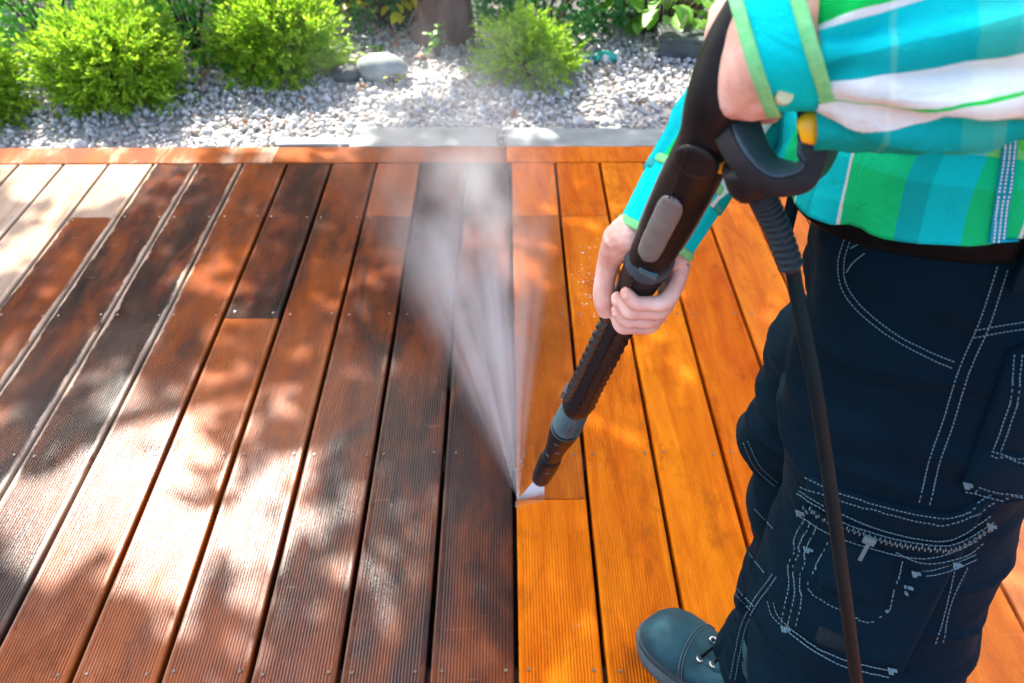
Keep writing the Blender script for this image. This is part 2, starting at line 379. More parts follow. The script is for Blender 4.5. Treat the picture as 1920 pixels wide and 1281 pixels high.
def rock(name, c, sx, sy, sz, m, label, cat, seed, flat=False, rotz=0.0, group=None):
    V = IV2.copy()
    out = []
    for v in V:
        p = Vector(v)
        if flat: p = Vector([math.copysign(abs(a) ** 0.28, a) for a in p]);
        k = 1 + 0.10 * nz(p.x * 1.7 + seed, p.y * 1.7, p.z * 1.7) + 0.04 * nz(p.x * 5, p.y * 5 + seed, p.z * 5)
        out.append((p.x * sx * k, p.y * sy * k, p.z * sz * k))
    bm = bmesh.new(); me = fastmesh(np.array(out), IF2, True); bm.free()
    o = link(name, me, m, None, label, cat, None, group); o.location = c; o.rotation_euler = (0, 0, rotz); return o
def slab(x, y, sx, sy, label, seed, z=GZ + 0.012, m='slate', rz=0.0, sz=0.016):
    bm = bmesh.new(); bmesh.ops.create_cube(bm, size=1.0)
    bmesh.ops.scale(bm, vec=(sx, sy, sz * 2), verts=bm.verts)
    bmesh.ops.subdivide_edges(bm, edges=bm.edges, cuts=5, use_grid_fill=True)
    for v in bm.verts:
        v.co.x += 0.012 * nz(v.co.y * 18 + seed, v.co.x * 9, v.co.z * 20); v.co.y += 0.010 * nz(v.co.x * 14 + seed, v.co.y * 9, 3 + v.co.z * 20)
        v.co.z += 0.004 * nz(v.co.x * 15 + seed, v.co.y * 15, 7)
    bmesh.ops.bevel(bm, geom=[e for e in bm.edges if e.calc_face_angle(0) > 0.9], offset=0.004, segments=1, affect='EDGES')
    me = bpy.data.meshes.new('slab'); bm.to_mesh(me); bm.free()
    o = link('stone_slab', me, M[m], None, label, 'stone slab', None, 'flat slate slabs along the deck edge'); o.location = (x, y, z); o.rotation_euler = (0, 0, rz)
p0 = ground(795, 262, -.02); slab(p0.x, p0.y, 0.52, 0.16, 'flat grey slate slab beside the deck edge behind the water mist', 1, rz=.01)
p0 = ground(1095, 263, -.02); slab(p0.x, p0.y, 0.55, 0.15, 'flat grey slate slab at deck edge left of the worker sleeve', 4, rz=-.01)
p0 = ground(615, 268, -.02); slab(p0.x, p0.y - .01, 0.36, 0.06, 'narrow grey slate slab at deck edge below the right yellow green shrub', 8, rz=.02)
p0 = ground(715, 128); rock('boulder', (p0.x, p0.y, GZ + 0.035), 0.115, 0.075, 0.062, M['boulder'], 'pale rounded boulder lying in the gravel beside the tree', 'boulder', 3, rotz=-.15)
p0 = ground(650, 128); rock('rock', (p0.x, p0.y, GZ + 0.01), 0.075, 0.06, 0.04, M['darkslate'], 'dark low rock touching the left end of the pale boulder', 'rock', 6)
p0 = ground(1295, 92); slab(p0.x + .08, p0.y + .05, 0.42, 0.22, 'dark upright slate block at the back of the gravel under broad leaves', 21, z=0.005, m='darkslate', sz=0.05, rz=-.12)
bpy.context.view_layer.update()

# teal object: a lens-shaped plastic lid lying on the gravel
t = thing('plastic_lid', 'teal glossy plastic lid lying on gravel under the box bush', 'plastic lid', (*ground(1132, 97)[:2], GZ + 0.012))
prof = [(0.001, .022), (.03, .020), (.058, .010), (.064, 0.0), (.058, -.006), (.0, -.007)]
V = [Vector((r * math.cos(a), 0.7 * r * math.sin(a), z)) + t.location for r, z in prof for a in np.linspace(0, 2 * math.pi, 20, endpoint=False)]
F = [(i * 20 + k, i * 20 + (k + 1) % 20, (i + 1) * 20 + (k + 1) % 20, (i + 1) * 20 + k)[::-1] for i in range(5) for k in range(20)]
part('dome', V, F, M['tealplastic'], t)
V, F = tube([t.location + Vector((.063 * math.cos(a), .044 * math.sin(a), -.004)) for a in np.linspace(0, 2 * math.pi, 21)], .004, n=6, sub=1)
part('rim', V, F, M['tealplastic'], t)

# ------------------------------------------------------------------ sun patches (where the crown lets the sun through), world ground
def patch(x, y, rx, ry): p = ground(x, y); Zd = (p - C0).dot(CF); return (p.x, p.y, rx / FPX * Zd, ry / FPX * Zd / max(.2, (CAM_H / (p - C0).length)))
PATCH = [patch(*a) for a in [(375, 370, 26, 18), (400, 520, 58, 45), (345, 520, 25, 25), (455, 600, 40, 45), (560, 505, 45, 16), (685, 525, 55, 32), (640, 585, 45, 20), (820, 488, 22, 10),
    (900, 450, 45, 30), (940, 500, 36, 38), (1000, 500, 34, 40), (1045, 450, 38, 22), (1180, 480, 30, 26), (1120, 420, 22, 14), (1370, 462, 22, 12), (1425, 482, 22, 10), (1440, 600, 36, 12), (210, 735, 75, 55), (275, 790, 75, 45),
    (180, 880, 110, 70), (260, 960, 110, 95), (60, 930, 80, 80), (120, 1020, 100, 80), (330, 880, 80, 80), (390, 760, 55, 80), (420, 690, 45, 40), (520, 720, 36, 60), (460, 960, 60, 80), (500, 1060, 55, 90), (400, 1030, 70, 80), (700, 1060, 36, 60),
    (740, 1130, 30, 40), (565, 880, 60, 40), (610, 990, 50, 60), (20, 655, 40, 30), (20, 775, 55, 45), (300, 1090, 80, 70), (1260, 940, 16, 10), (1150, 545, 30, 24),
    (60, 250, 70, 24), (200, 255, 50, 18), (430, 235, 40, 14), (620, 215, 60, 20), (1120, 190, 60, 20), (1180, 120, 50, 16), (960, 225, 40, 14), (40, 470, 70, 60), (100, 330, 70, 20),
    (1080, 720, 20, 18), (1500, 470, 14, 10)]]
for k in range(17):                                    # a more open crown towards the garden
    PATCH.append((random.uniform(-2.4, 1.3), random.uniform(2.85, 4.2), random.uniform(.08, .24), random.uniform(.06, .16)))
def shade_xy(p): k = p.z / SUN.z; return p.x - SUN.x * k, p.y - SUN.y * k
for bx, by, bz, br in [(-1.50, 3.05, .33, .25), (-.90, 3.35, .33, .24), (.10, 3.25, .2, .16), (-1.95, 3.05, .2, .2), (-.6, 4.1, .3, .3), (-2.2, 3.9, .3, .4), (.9, 4.2, .3, .35), (.3, 4.0, .4, .25)]:
    sx, sy = shade_xy(Vector((bx, by, bz))); PATCH.append((sx, sy, br * 1.5, br * 1.9))
def lit(p):
    sx, sy = shade_xy(p); w = 0.10 * nz(sx * 9, sy * 9, 1.3) + 0.10 * nz(sx * 22, sy * 22, 5.3)
    for (x, y, rx, ry) in PATCH:
        if ((sx - x) / rx) ** 2 + ((sy - y) / ry) ** 2 < 1.0 + 4 * w: return True
    return False

# ------------------------------------------------------------------ vegetation
def leaf_cloud(points, dirs, length, width, fold=0.0, quad=True, jitter=0.4, petiole=0.0):
    """each leaf = folded diamond of 4 verts (2 tris)"""
    n = len(points); d = np.array(dirs); d = d + rng.normal(0, jitter, d.shape); d /= np.linalg.norm(d, axis=1)[:, None]
    s = np.cross(d, rng.normal(size=d.shape)); s /= np.linalg.norm(s, axis=1)[:, None]; nn = np.cross(d, s)
    L = length * rng.uniform(0.6, 1.3, n)[:, None]; Wd = width * rng.uniform(0.7, 1.25, n)[:, None]
    P = np.array(points)
    A = P; B = P + d * L * .45 + s * Wd * .5 + nn * Wd * fold; C = P + d * L; D = P + d * L * .45 - s * Wd * .5 + nn * Wd * fold
    V = np.stack([A, B, C, D], 1).reshape(-1, 3); I = np.arange(n)[:, None] * 4
    F = np.concatenate([I + [0, 1, 2], I + [0, 2, 3]], 0)
    return V, F
def ball_points(n, rx, ry, rz, shell=0.55, lump=0.22, seed=0, zmin=-0.75):
    out, dr = [], []
    while len(out) < n:
        v = Vector(rng.normal(size=3)).normalized()
        if v.z < zmin: continue
        r = (shell + (1 - shell) * rng.random() ** 0.6) * (1 + lump * 2.2 * nz(v.x * 2.3 + seed, v.y * 2.3, v.z * 2.3) + lump * nz(v.x * 6 + seed, v.y * 6, v.z * 6))
        out.append((v.x * rx * r, v.y * ry * r, v.z * rz * r)); dr.append((v.x, v.y, v.z + 0.35))
    return np.array(out), np.array(dr)
def shrub(name, px, py, wpx, h, m, label, cat, n, ll, lw, group, seed, lump=0.24, depth=None, dy=0.0):
    """(px,py) = photo pixel of the front foot of the shrub; wpx = its width there in photo pixels"""
    p = ground(px, py, GZ); Zd = (p - C0).dot(CF); rx = wpx / FPX * Zd / 2; ry = depth or rx * 0.95
    c = Vector((p.x, p.y + ry * 0.72 + dy, GZ)); t = thing(name, label, cat, c, group)
    rx = max(.05, rx - ll * 1.0); ry = max(.05, ry - ll * .8); h = max(.1, h - ll * 1.0)
    rz = h / 1.72; P, D = ball_points(n, rx, ry, rz, 0.5, lump, seed)
    P[:, 2] += rz * 0.74
    # sprigs: clusters of 5 narrow leaves round each point
    k = 20; Dn = D / np.linalg.norm(D, axis=1)[:, None] + rng.normal(0, .35, D.shape); along_ = rng.uniform(0, 1, (len(P), k, 1)) * ll * 1.6
    PP = (P[:, None] + Dn[:, None] * along_).reshape(-1, 3) + rng.normal(0, ll * 0.10, (len(P) * k, 3)); DD = np.repeat(Dn, k, 0)
    PP[:, 2] = np.maximum(PP[:, 2], 0.004)
    V, F = leaf_cloud(PP, DD, ll * .50, lw * .9, 0.25, jitter=0.55)
    link('foliage', fastmesh(V, F), m, t, kind='stuff')
    V, F = [], []
    for j in range(9):
        a = j * 2.4 + seed; q = Vector((math.cos(a) * rx * .55, math.sin(a) * ry * .55, rz * (0.9 + .4 * ((j * 37) % 10) / 10)))
        V, F = merge((V, F), tube([Vector((0, 0, -0.02)), q * 0.5 + Vector((0, 0, .03)), q], [.009, .006, .003], n=6, sub=2))
    link('stem', mesh(V, F), M['twig'], t)
    return t
GY = 'yellow green shrubs at the gravel edge'; GD = 'green bushes behind the gravel'
shrub('shrub', 205, 212, 240, 0.345, M['yellowgreen'], 'rounded yellow green feathery shrub at left of gravel bed', 'shrub', 900, .058, .0115, GY, 1)
shrub('shrub', 518, 160, 214, 0.345, M['yellowgreen'], 'wide yellow green feathery shrub left of the pale boulder', 'shrub', 820, .058, .0115, GY, 5)
shrub('shrub', 990, 168, 184, 0.235, M['yellowgreen'], 'small low yellow green shrub standing alone on the gravel', 'shrub', 620, .036, .009, GY, 9)
shrub('shrub', -45, 236, 130, 0.30, M['yellowgreen'], 'yellow green shrub cut off by the left border of the photo', 'shrub', 560, .055, .0115, GY, 14)
shrub('bush', 50, 172, 300, 0.60, M['midgreen'], 'dense darker green bush behind the leftmost shrubs', 'bush', 700, .040, .012, GD, 21, dy=.10)
shrub('bush', 335, 150, 250, 0.58, M['midgreen'], 'mid green bush filling the gap between the two large shrubs', 'bush', 700, .040, .012, GD, 24, dy=.08)
shrub('bush', 655, 62, 230, 0.42, M['darkgreen'], 'dark green bush left of the yellow leaved plant', 'bush', 600, .034, .015, GD, 27)
shrub('bush', 1035, 100, 320, 0.46, M['darkgreen'], 'rounded dark green box bush behind the small low shrub', 'bush', 1000, .028, .014, GD, 31, lump=.1)
for j, (bx, by, h) in enumerate([(-2.6, 4.6, .8), (-1.5, 4.7, .75), (1.6, 4.9, .8), (2.5, 4.4, .7), (0.75, 5.2, .7), (-0.9, 5.2, .7)]):
    p = Vector((bx, by, 0)); t = thing('bush', ['back row green bush at far left beyond the shrubs', 'back row green bush left of tree', 'back row green bush behind broad leaved plant', 'back row green bush at far right', 'back row green bush right of tree', 'back row green bush straight behind tree'][j], 'bush', p, 'back row of bushes')
    P, D = ball_points(1100, .6, .5, h * .6, .5, .2, 40 + j); P[:, 2] += h * .45
    PP = np.repeat(P, 4, 0) + rng.normal(0, .03, (len(P) * 4, 3)); V, F = leaf_cloud(PP, np.repeat(D, 4, 0), .06, .03, .2)
    link('foliage', fastmesh(V, F), M['darkgreen'], t, kind='stuff')
    V, F = tube([(0, 0, -.2), (0.02, 0, h * .6)], [.03, .012], n=7, sub=2); link('stem', mesh(V, F), M['twig'], t)
def bigleaf(L, Wd, cup=.25, nseg=4):
    V, F = [], []
    for i in range(nseg + 1):
        t = i / nseg; w = Wd * (math.sin(math.pi * min(1, t * .92 + .04)) ** .8) * (1 - .25 * t); z = -cup * L * t * t
        V += [(-w / 2, t * L, z + .18 * w), (0, t * L, z), (w / 2, t * L, z + .18 * w)]
    for i in range(nseg):
        for k in range(2): F.append((i * 3 + k, i * 3 + k + 1, (i + 1) * 3 + k + 1, (i + 1) * 3 + k))
    return V, F
def leafy(name, label, cat, base, n, spread, h, L, Wd, m, seed, group=None):
    random.seed(seed); t = thing(name, label, cat, base, group); lm = None
    me = mesh(*bigleaf(L, Wd)); me.materials.append(m)
    SV, SF = [], []
    for i in range(n):
        a = random.uniform(0, 6.28); r = spread * random.random() ** .5; z = h * random.uniform(.25, 1)
        o = link('leaf', me, None, t); o.location = (r * math.cos(a), r * math.sin(a) * .8, z)
        o.rotation_euler = (random.uniform(-.5, .35), random.uniform(-.4, .4), a - math.pi / 2 + random.uniform(-.7, .7)); s = random.uniform(.65, 1.2); o.scale = (s, s, s)
        SV, SF = merge((SV, SF), tube([(r * .25 * math.cos(a), r * .2 * math.sin(a), -.03), (r * .7 * math.cos(a), r * .55 * math.sin(a), z * .7), o.location], [.003, .0025, .0015], n=5, sub=2))
    link('stem', mesh(SV, SF), M['twig'], t); random.seed(seed + 99); return t
b = ground(735, 62, GZ); leafy('leafy_plant', 'bright yellow leaved plant left of the tree trunk', 'plant', (b.x, b.y + .1, GZ), 120, .22, .36, .080, .058, M['yellowleaf'], 3)
b = ground(1245, 70, GZ); leafy('leafy_plant', 'broad leaved green plant at back right beside box bush', 'plant', (b.x, b.y + .10, GZ), 170, .38, .32, .11, .08, M['leaf'], 4)
b = ground(822, 100, GZ); leafy('seedling', 'tiny light green seedling at the foot of the tree', 'seedling', (b.x, b.y, GZ), 14, .035, .11, .045, .03, M['leaf'], 5)
b = ground(895, 98, GZ); leafy('seedling', 'small green weed between tree foot and low shrub', 'seedling', (b.x, b.y, GZ), 12, .05, .07, .04, .022, M['leaf'], 6)
b = ground(735, 158, GZ); leafy('seedling', 'tiny yellowish weed in gravel below the boulder', 'seedling', (b.x, b.y, GZ), 9, .035, .04, .03, .02, M['yellowleaf'], 8)
b = ground(708, 96, GZ); leafy('seedling', 'tiny green weed in gravel just above the boulder', 'seedling', (b.x, b.y, GZ), 8, .03, .04, .03, .02, M['leaf'], 9)
hp = Vector((-.4, 6.6, -.1)); hedge_screen = thing('hedge_screen', 'unseen leafy screen added behind all the bushes to block the low sky', 'hedge_screen', hp)  # out of view, added to keep low sky reflections off the boards
n = 15000; PP = np.stack([rng.uniform(-6.5, 6.5, n), rng.uniform(-.35, .35, n), rng.uniform(0, 2.9, n)], -1)
V, F = leaf_cloud(PP, rng.normal(size=(n, 3)) + [0, 0, .3], .13, .085, .2); link('foliage', fastmesh(V, F), M['darkgreen'], hedge_screen, kind='stuff')
for x in np.linspace(-6, 6, 9):
    V, F = tube([(x, 0, -.1), (x + .1, .05, 1.2), (x, 0, 2.6)], [.05, .04, .015], n=7, sub=3); link('stem', mesh(V, F), M['twig'], hedge_screen)
# fallen leaves scattered on the gravel
pts = [ground(x, y, GZ + .016) for x, y in [(660, 165), (648, 170), (672, 158), (745, 75), (795, 145), (915, 155), (920, 160), (1195, 195), (700, 60), (960, 225), (845, 215), (1265, 225), (1090, 88), (370, 158), (380, 150), (310, 178), (775, 106), (790, 105), (735, 80), (1000, 250), (560, 180), (455, 230), (690, 270), (1110, 92), (905, 60), (640, 130), (655, 132), (725, 60), (700, 55), (1005, 130)]]
V, F = leaf_cloud(np.array([p[:] for p in pts]), np.tile([[.6, .6, .05]], (len(pts), 1)), .042, .026, .2, jitter=.5)
link('fallen_leaves', fastmesh(V, F), M['fallen'], kind='stuff', label='brown fallen leaves scattered on the gravel')

# the tree whose crown dapples the deck
tb = ground(830, 84, GZ); tree = thing('tree', 'tree with reddish brown trunk standing in gravel behind the deck', 'tree', (tb.x, tb.y + .12, GZ)); T0 = tree.location.copy()
def barkd(a, s, c): return 0.008 * nz(math.cos(a) * 3.5, math.sin(a) * 3.5, s * 2.2) + 0.012 * nz(math.cos(a) * 9, math.sin(a) * 9, s * 2.5 + 4)
V, F = tube([T0 + Vector(p) for p in [(0, 0, -.12), (0, 0, 0), (.005, .01, .10), (.0, .03, .35), (-.05, .1, 1.1), (-.12, .2, 2.0), (-.2, .25, 2.6)]], [.19, .155, .128, .118, .11, .10, .085], n=36, sub=8, disp=barkd)
part('trunk', V, F, M['bark'], tree)
limbs = [((-.2, .25, 2.55), (-1.2, .3, 3.0), (-2.6, .2, 3.5)), ((-.2, .25, 2.6), (-.9, -.6, 3.1), (-1.6, -1.3, 3.6)), ((-.2, .25, 2.5), (.6, .0, 3.0), (1.5, -.2, 3.5)), ((-.2, .25, 2.6), (-.1, .9, 3.4), (.1, 1.8, 3.9)), ((-.2, .25, 2.6), (-1.4, 1.2, 3.4), (-2.6, 2.2, 4.0)), ((-.2, .25, 2.3), (-.4, -.5, 2.75), (-.5, -1.2, 3.2))]
for lb in limbs:
    V, F = tube([T0 + Vector(p) for p in lb], [.06, .04, .015], n=10, sub=6); part('limb', V, F, M['bark'], tree)
# crown: leaves fill a broad volume; a leaf is left out where the crown is open to the sun
cand = 0; LP, LD = [], []
while cand < 62000:
    cand += 1
    sx, sy = random.uniform(-2.9, 2.3), random.uniform(-.9, 4.6)   # ground point whose sunbeam crosses here
    z = random.uniform(2.5, 3.9)
    p = Vector((sx + SUN.x / SUN.z * z, sy + SUN.y / SUN.z * z, z))
    if lit(p): continue
    LP.append(p[:]); LD.append((random.gauss(0, 1), random.gauss(0, 1), random.uniform(-.6, .1)))
V, F = leaf_cloud(np.array(LP) - np.array(T0), LD, .085, .06, .12, jitter=.25)
link('crown', fastmesh(V, F), M['crown'], tree, kind='stuff')

# ------------------------------------------------------------------ cloth and skin materials
def shirt_material(sl=False):
    m = mat('plaid_cotton', (0.0, .4, .4), 0.85); g = G(m); m.node_tree.nodes['Principled BSDF'].inputs['Specular IOR Level'].default_value = .12
    uv = g.n('ShaderNodeUVMap').outputs[0]; s = g.n('ShaderNodeSeparateXYZ'); g.l(uv, s.inputs[0])
    teal, cyan, green, lime, white, palelime = (.0, .38, .38), (.0, .58, .60), (.005, .60, .055), (.24, .74, .12), (.80, .84, .82), (.50, .80, .38)
    fu = g.m('FRACT', g.m('ADD', g.m('DIVIDE', s.outputs[0], 0.172), .276)); fv = g.m('FRACT', g.m('DIVIDE', s.outputs[1], 0.165))
    warp = g.ramp(fu, [(0, green), (.13, white), (.145, teal), (.28, cyan), (.425, white), (.44, green), (.71, teal), (.80, cyan), (.915, green)], 'CONSTANT')
    weft = g.ramp(fv, [(0, teal), (.30, cyan), (.42, palelime), (.46, lime), (.56, teal), (.78, palelime), (.80, teal)], 'CONSTANT')
    if sl:
        warp = g.ramp(g.m('FRACT', s.outputs[0]), [(0, teal), (.28, cyan), (.37, green), (.452, white), (.462, cyan), (.52, teal), (.565, white), (.607, green), (.613, white), (.655, teal), (.79, green), (.86, teal)], 'CONSTANT')
    c = g.mix(.10 if sl else .34, warp, weft)
    thread = g.noise(g.vec(uv, (900, 900, 1)), 1, 2)
    c = g.mix(g.m('MULTIPLY', thread, .18), c, (.0, .12, .14)); g.base(c)
    big = g.noise(g.vec(g.n('ShaderNodeTexCoord').outputs['Object'], (40, 40, 30)), 1, 6, .58, 1.0)
    g.normal(g.bump(g.m('ADD', g.m('MULTIPLY', thread, .15), big), .75, .006)); return m
M['shirt'] = shirt_material(); M['sleeve'] = shirt_material(True)
M['cuffedge'] = simple('lime_cuff_edge', (.10, .50, .16), (.22, .62, .26), 160, .85, .3, .001)
M['whitethread'] = mat('pale_thread', (.62, .72, .72), .8)
M['button'] = mat('shirt_button', (.62, .55, .30), .3)
def cloth(name, c0, c1, rough=.8):
    m = mat(name, c0, rough); g = G(m); tc = g.n('ShaderNodeTexCoord').outputs['Object']
    f = g.noise(tc, 10, 5, .6); w = g.noise(g.vec(tc, (700, 700, 500)), 1, 2); big = g.noise(g.vec(tc, (16, 16, 34)), 1, 4, .55, .7)
    f2 = g.noise(tc, 170, 5, .7)
    g.base(g.mix(g.m('ADD', g.m('MULTIPLY', w, .30), g.m('MULTIPLY', g.step(f2, .55, .75), .35)), g.ramp(f, [(.3, c0), (.7, c1)]), (c1[0] * 1.7, c1[1] * 1.7, c1[2] * 1.7)))
    g.normal(g.bump(g.m('ADD', g.m('MULTIPLY', w, .12), big), .5, .007))
    g.b.inputs['Sheen Weight'].default_value = .03; g.b.inputs['Sheen Tint'].default_value = (.1, .5, .7, 1); g.b.inputs['Specular IOR Level'].default_value = .06; return m
M['trouser'] = cloth('navy_workwear', (.0003, .0042, .0090), (.0006, .0085, .0165))
M['pocket'] = cloth('navy_workwear_pocket', (.0003, .0048, .0100), (.0007, .0100, .0190))
M['labelcloth'] = cloth('label_cloth', (.006, .010, .014), (.010, .016, .022))
M['stitch'] = mat('pale_blue_stitch', (.075, .155, .19), .8)
M['leather'] = simple('black_leather', (.0015, .003, .004), (.004, .007, .008), 60, .45, .3, .001)
M['skin'] = mat('skin', (.66, .36, .27), .5, Subsurface_Weight=.12, Subsurface_Scale=.01)
_g = G(M['skin']); _tc = _g.n('ShaderNodeTexCoord').outputs['Object']
_g.base(_g.ramp(_g.noise(_tc, 38, 6), [(.28, (.56, .26, .19)), (.5, (.70, .42, .33)), (.7, (.78, .55, .46))])); _g.normal(_g.bump(_g.noise(_g.vec(_tc, (160, 160, 420)), 1, 5, .7), .45, .0016)); _g.l(_g.vec(_tc, (1, 1, 1)), _g.n('ShaderNodeMapping').inputs[0])
M['hair'] = simple('brown_hair', (.03, .018, .010), (.08, .05, .03), 80, .6, .8, .004, aniso=(1, 1, .15))
M['bootleather'] = simple('worn_boot_leather', (.004, .026, .036), (.020, .085, .105), 15, .55, .7, .003, 8)
M['sole'] = simple('rubber_sole', (.03, .055, .065), (.06, .09, .10), 40, .7, .3, .002)
M['metal'] = mat('eyelet_metal', (.6, .57, .5), .3, Metallic=1.0)
M['eye'] = mat('eye', (.8, .8, .78), .2)
M['blackplastic'] = simple('black_plastic', (.010, .010, .011), (.018, .018, .019), 90, .42, .12, .0008)
M['wornplastic'] = simple('worn_black_plastic', (.004, .005, .006), (.015, .0145, .014), 34, .46, .2, .0008, aniso=(1, 1, .4))
M['greyplastic'] = simple('grey_plastic', (.15, .145, .135), (.19, .185, .17), 40, .55, .1, .0008)
M['blueplastic'] = simple('slate_blue_rubber', (.030, .055, .070), (.048, .078, .095), 60, .45, .1, .0008)
M['tealgrey'] = simple('teal_grey_plastic', (.055, .12, .135), (.085, .16, .175), 40, .4, .1, .0008)
M['yellowplastic'] = mat('yellow_plastic', (.80, .45, .01), .35)
M['studplastic'] = mat('stud_plastic', (.006, .012, .016), .28)
M['ribrubber'] = simple('rib_rubber', (.012, .020, .024), (.022, .034, .040), 60, .5, .1, .0008)
M['hose'] = simple('black_rubber_hose', (.0008, .007, .009), (.0015, .012, .014), 30, .45, .1, .0008, Specular_IOR_Level=.12)
for k_ in ('blackplastic', 'wornplastic', 'greyplastic', 'blueplastic', 'ribrubber', 'leather', 'bootleather'): M[k_].node_tree.nodes['Principled BSDF'].inputs['Specular IOR Level'].default_value = .05 if k_ == 'leather' else .17

# ------------------------------------------------------------------ the worker
PERSON0 = Vector((.42, .74, 0))
person = thing('person', 'worker in green and teal plaid shirt and dark work trousers holding spray lance', 'person', PERSON0)
FW = Vector((-.92, .39, 0)).normalized(); LF = Vector((-.39, -.92, 0)).normalized()   # facing, and towards their left
def bp(f, l, z, c=Vector((.42, .74, 0))): return Vector((c.x, c.y, 0)) + FW * f + LF * l + Vector((0, 0, z))

# gun/lance axis: two photographed ends
GA, GB = at(1385, 150, .56), at(1015, 895, 1.688)
AX = (GB - GA).normalized(); GL = (GB - GA).length
def axpt(s): return GA + AX * s
VC = (C0 - axpt(.3)); VC = (VC - AX * VC.dot(AX)).normalized()      # towards the camera
VR = AX.cross(VC).normalized()
if VR.dot(CR) < 0: VR = -VR                                        # image-right
def ax_of_px(py):
    lo, hi = -.3, GL + .3
    for _ in range(50):
        mid = (lo + hi) / 2; d = axpt(mid) - C0; y = 640.5 + d.dot(CDN) / d.dot(CF) * FPX
        if y < py: lo = mid
        else: hi = mid
    return lo

# trousers -----------------------------------------------------------
def hsec(pts, n=40, power=2.3, sub=5):                  # horizontal-section loft: (centre, half f, half l)
    V, F = [], []
    Q = cat_rom([list(p[0]) + [p[1], p[2]] for p in pts], sub)
    for q in Q:
        for k in range(n):
            a = 2 * math.pi * k / n; ca, sa = math.cos(a), math.sin(a); e = 2 / power
            V.append(Vector(q[:3]) + FW * (math.copysign(abs(ca) ** e, ca) * q[3]) + LF * (math.copysign(abs(sa) ** e, sa) * q[4]))
    for i in range(len(Q) - 1):
        for k in range(n): F.append((i * n + k, i * n + (k + 1) % n, (i + 1) * n + (k + 1) % n, (i + 1) * n + k))
    F.append(tuple(reversed(range(n)))); F.append(tuple((len(Q) - 1) * n + k for k in range(n)))
    return V, F
LLEG = [(bp(-.02, .075, .93), .122, .085), (bp(-.035, .09, .85), .124, .098), (bp(-.028, .105, .74), .120, .105), (Vector((.418, .612, .63)), .116, .105), (Vector((.402, .57, .52)), .116, .102),
        (Vector((.400, .53, .41)), .114, .100), (Vector((.425, .50, .28)), .106, .095), (Vector((.445, .475, .14)), .098, .088), (Vector((.45, .465, .045)), .100, .09)]
RLEG = [(bp(-.02, -.075, .93), .115, .085), (bp(-.035, -.088, .84), .112, .095), (bp(-.010, -.085, .70), .112, .098), (bp(.020, -.085, .60), .106, .092), (bp(.020, -.07, .50), .098, .088),
        (bp(-.005, -.052, .38), .092, .085), (bp(-.012, -.028, .26), .086, .080), (bp(.0, -.005, .14), .080, .074), (bp(.0, .0, .065), .082, .076)]
PELV = [(bp(-.0, 0, 1.02), .125, .150), (bp(-.008, 0, .97), .130, .158), (bp(-.022, 0, .90), .130, .174), (bp(-.032, 0, .83), .130, .182), (bp(-.035, 0, .78), .11, .15)]
# loft order: high to low -> flip faces for outward normals
def flip(vf): return vf[0], [tuple(reversed(f)) for f in vf[1]]
vf = merge(flip(hsec(LLEG)), flip(hsec(RLEG)), flip(hsec(PELV)))
tm = remesh(*vf, 0.0060, 8, 'trousers')
co = np.empty(len(tm.vertices) * 3); tm.vertices.foreach_get('co', co); co = co.reshape(-1, 3)
no = np.empty_like(co); tm.vertices.foreach_get('normal', no.ravel()) if False else None
no = np.array([v.normal[:] for v in tm.vertices])
for i, (p, nn) in enumerate(zip(co, no)):
    x, y, z = p
    knee = math.exp(-((z - .50) / .16) ** 2) + .8 * math.exp(-((z - .14) / .12) ** 2)
    crotch = math.exp(-((z - .80) / .09) ** 2)
    v = nz(x * 5.5 + z * 2, y * 5.5, z * 17)
    ridge = 1 - abs(nz(x * 4 + 3, y * 4 + z * 3, z * 13 + 2)) * 2.2
    w1 = nz(x * 7 + 2 * z, y * 7, z * 26 + 1.5 * x * 6); crs = max(0, 1 - abs(nz(x * 5 + z * 5, y * 5 - z * 4, z * 19)) * 5.0)
    d = .0055 * v * (.5 + knee) + .008 * max(0, ridge - .40) * (.35 + .9 * knee + .6 * crotch) + .0035 * w1 + .0065 * crs * (.35 + .7 * knee + .7 * crotch) + .0022 * nz(x * 22, y * 22, z * 40)
    right = (Vector((x, y, 0)) - Vector((.42, .74, 0))).dot(LF) < 0.02
    if right and z < .75: d += .010 * math.sin(z * 46 + 9 * x + 3.0 * nz(x * 6, y * 6, z * 4))
    co[i] = p + nn * d
tm.vertices.foreach_set('co', co.ravel()); tm.update()
TV = [Vector(c) for c in co]; TF = [tuple(p.vertices) for p in tm.polygons]
bvh = BVHTree.FromPolygons(TV, TF)
tm.vertices.foreach_set('co', (co - np.array(PERSON0)).ravel()); tm.update()
trousers = link('trousers', tm, M['trouser'], person)
def hit(x, y):
    d = ray(x, y).normalized(); r = bvh.ray_cast(C0, d)
    return (r[0], r[1]) if r[0] is not None else (None, None)
def polyline(px, step=7.0):
    P = cat_rom(px, 14); out = [P[0]]; acc = 0
    for a, b2 in zip(P[:-1], P[1:]):
        L = np.linalg.norm(b2 - a); pos = 0
        while L > 0 and acc + (L - pos) >= step:
            pos += step - acc; acc = 0; out.append(a + (b2 - a) * pos / L)
        acc += L - pos
    return out
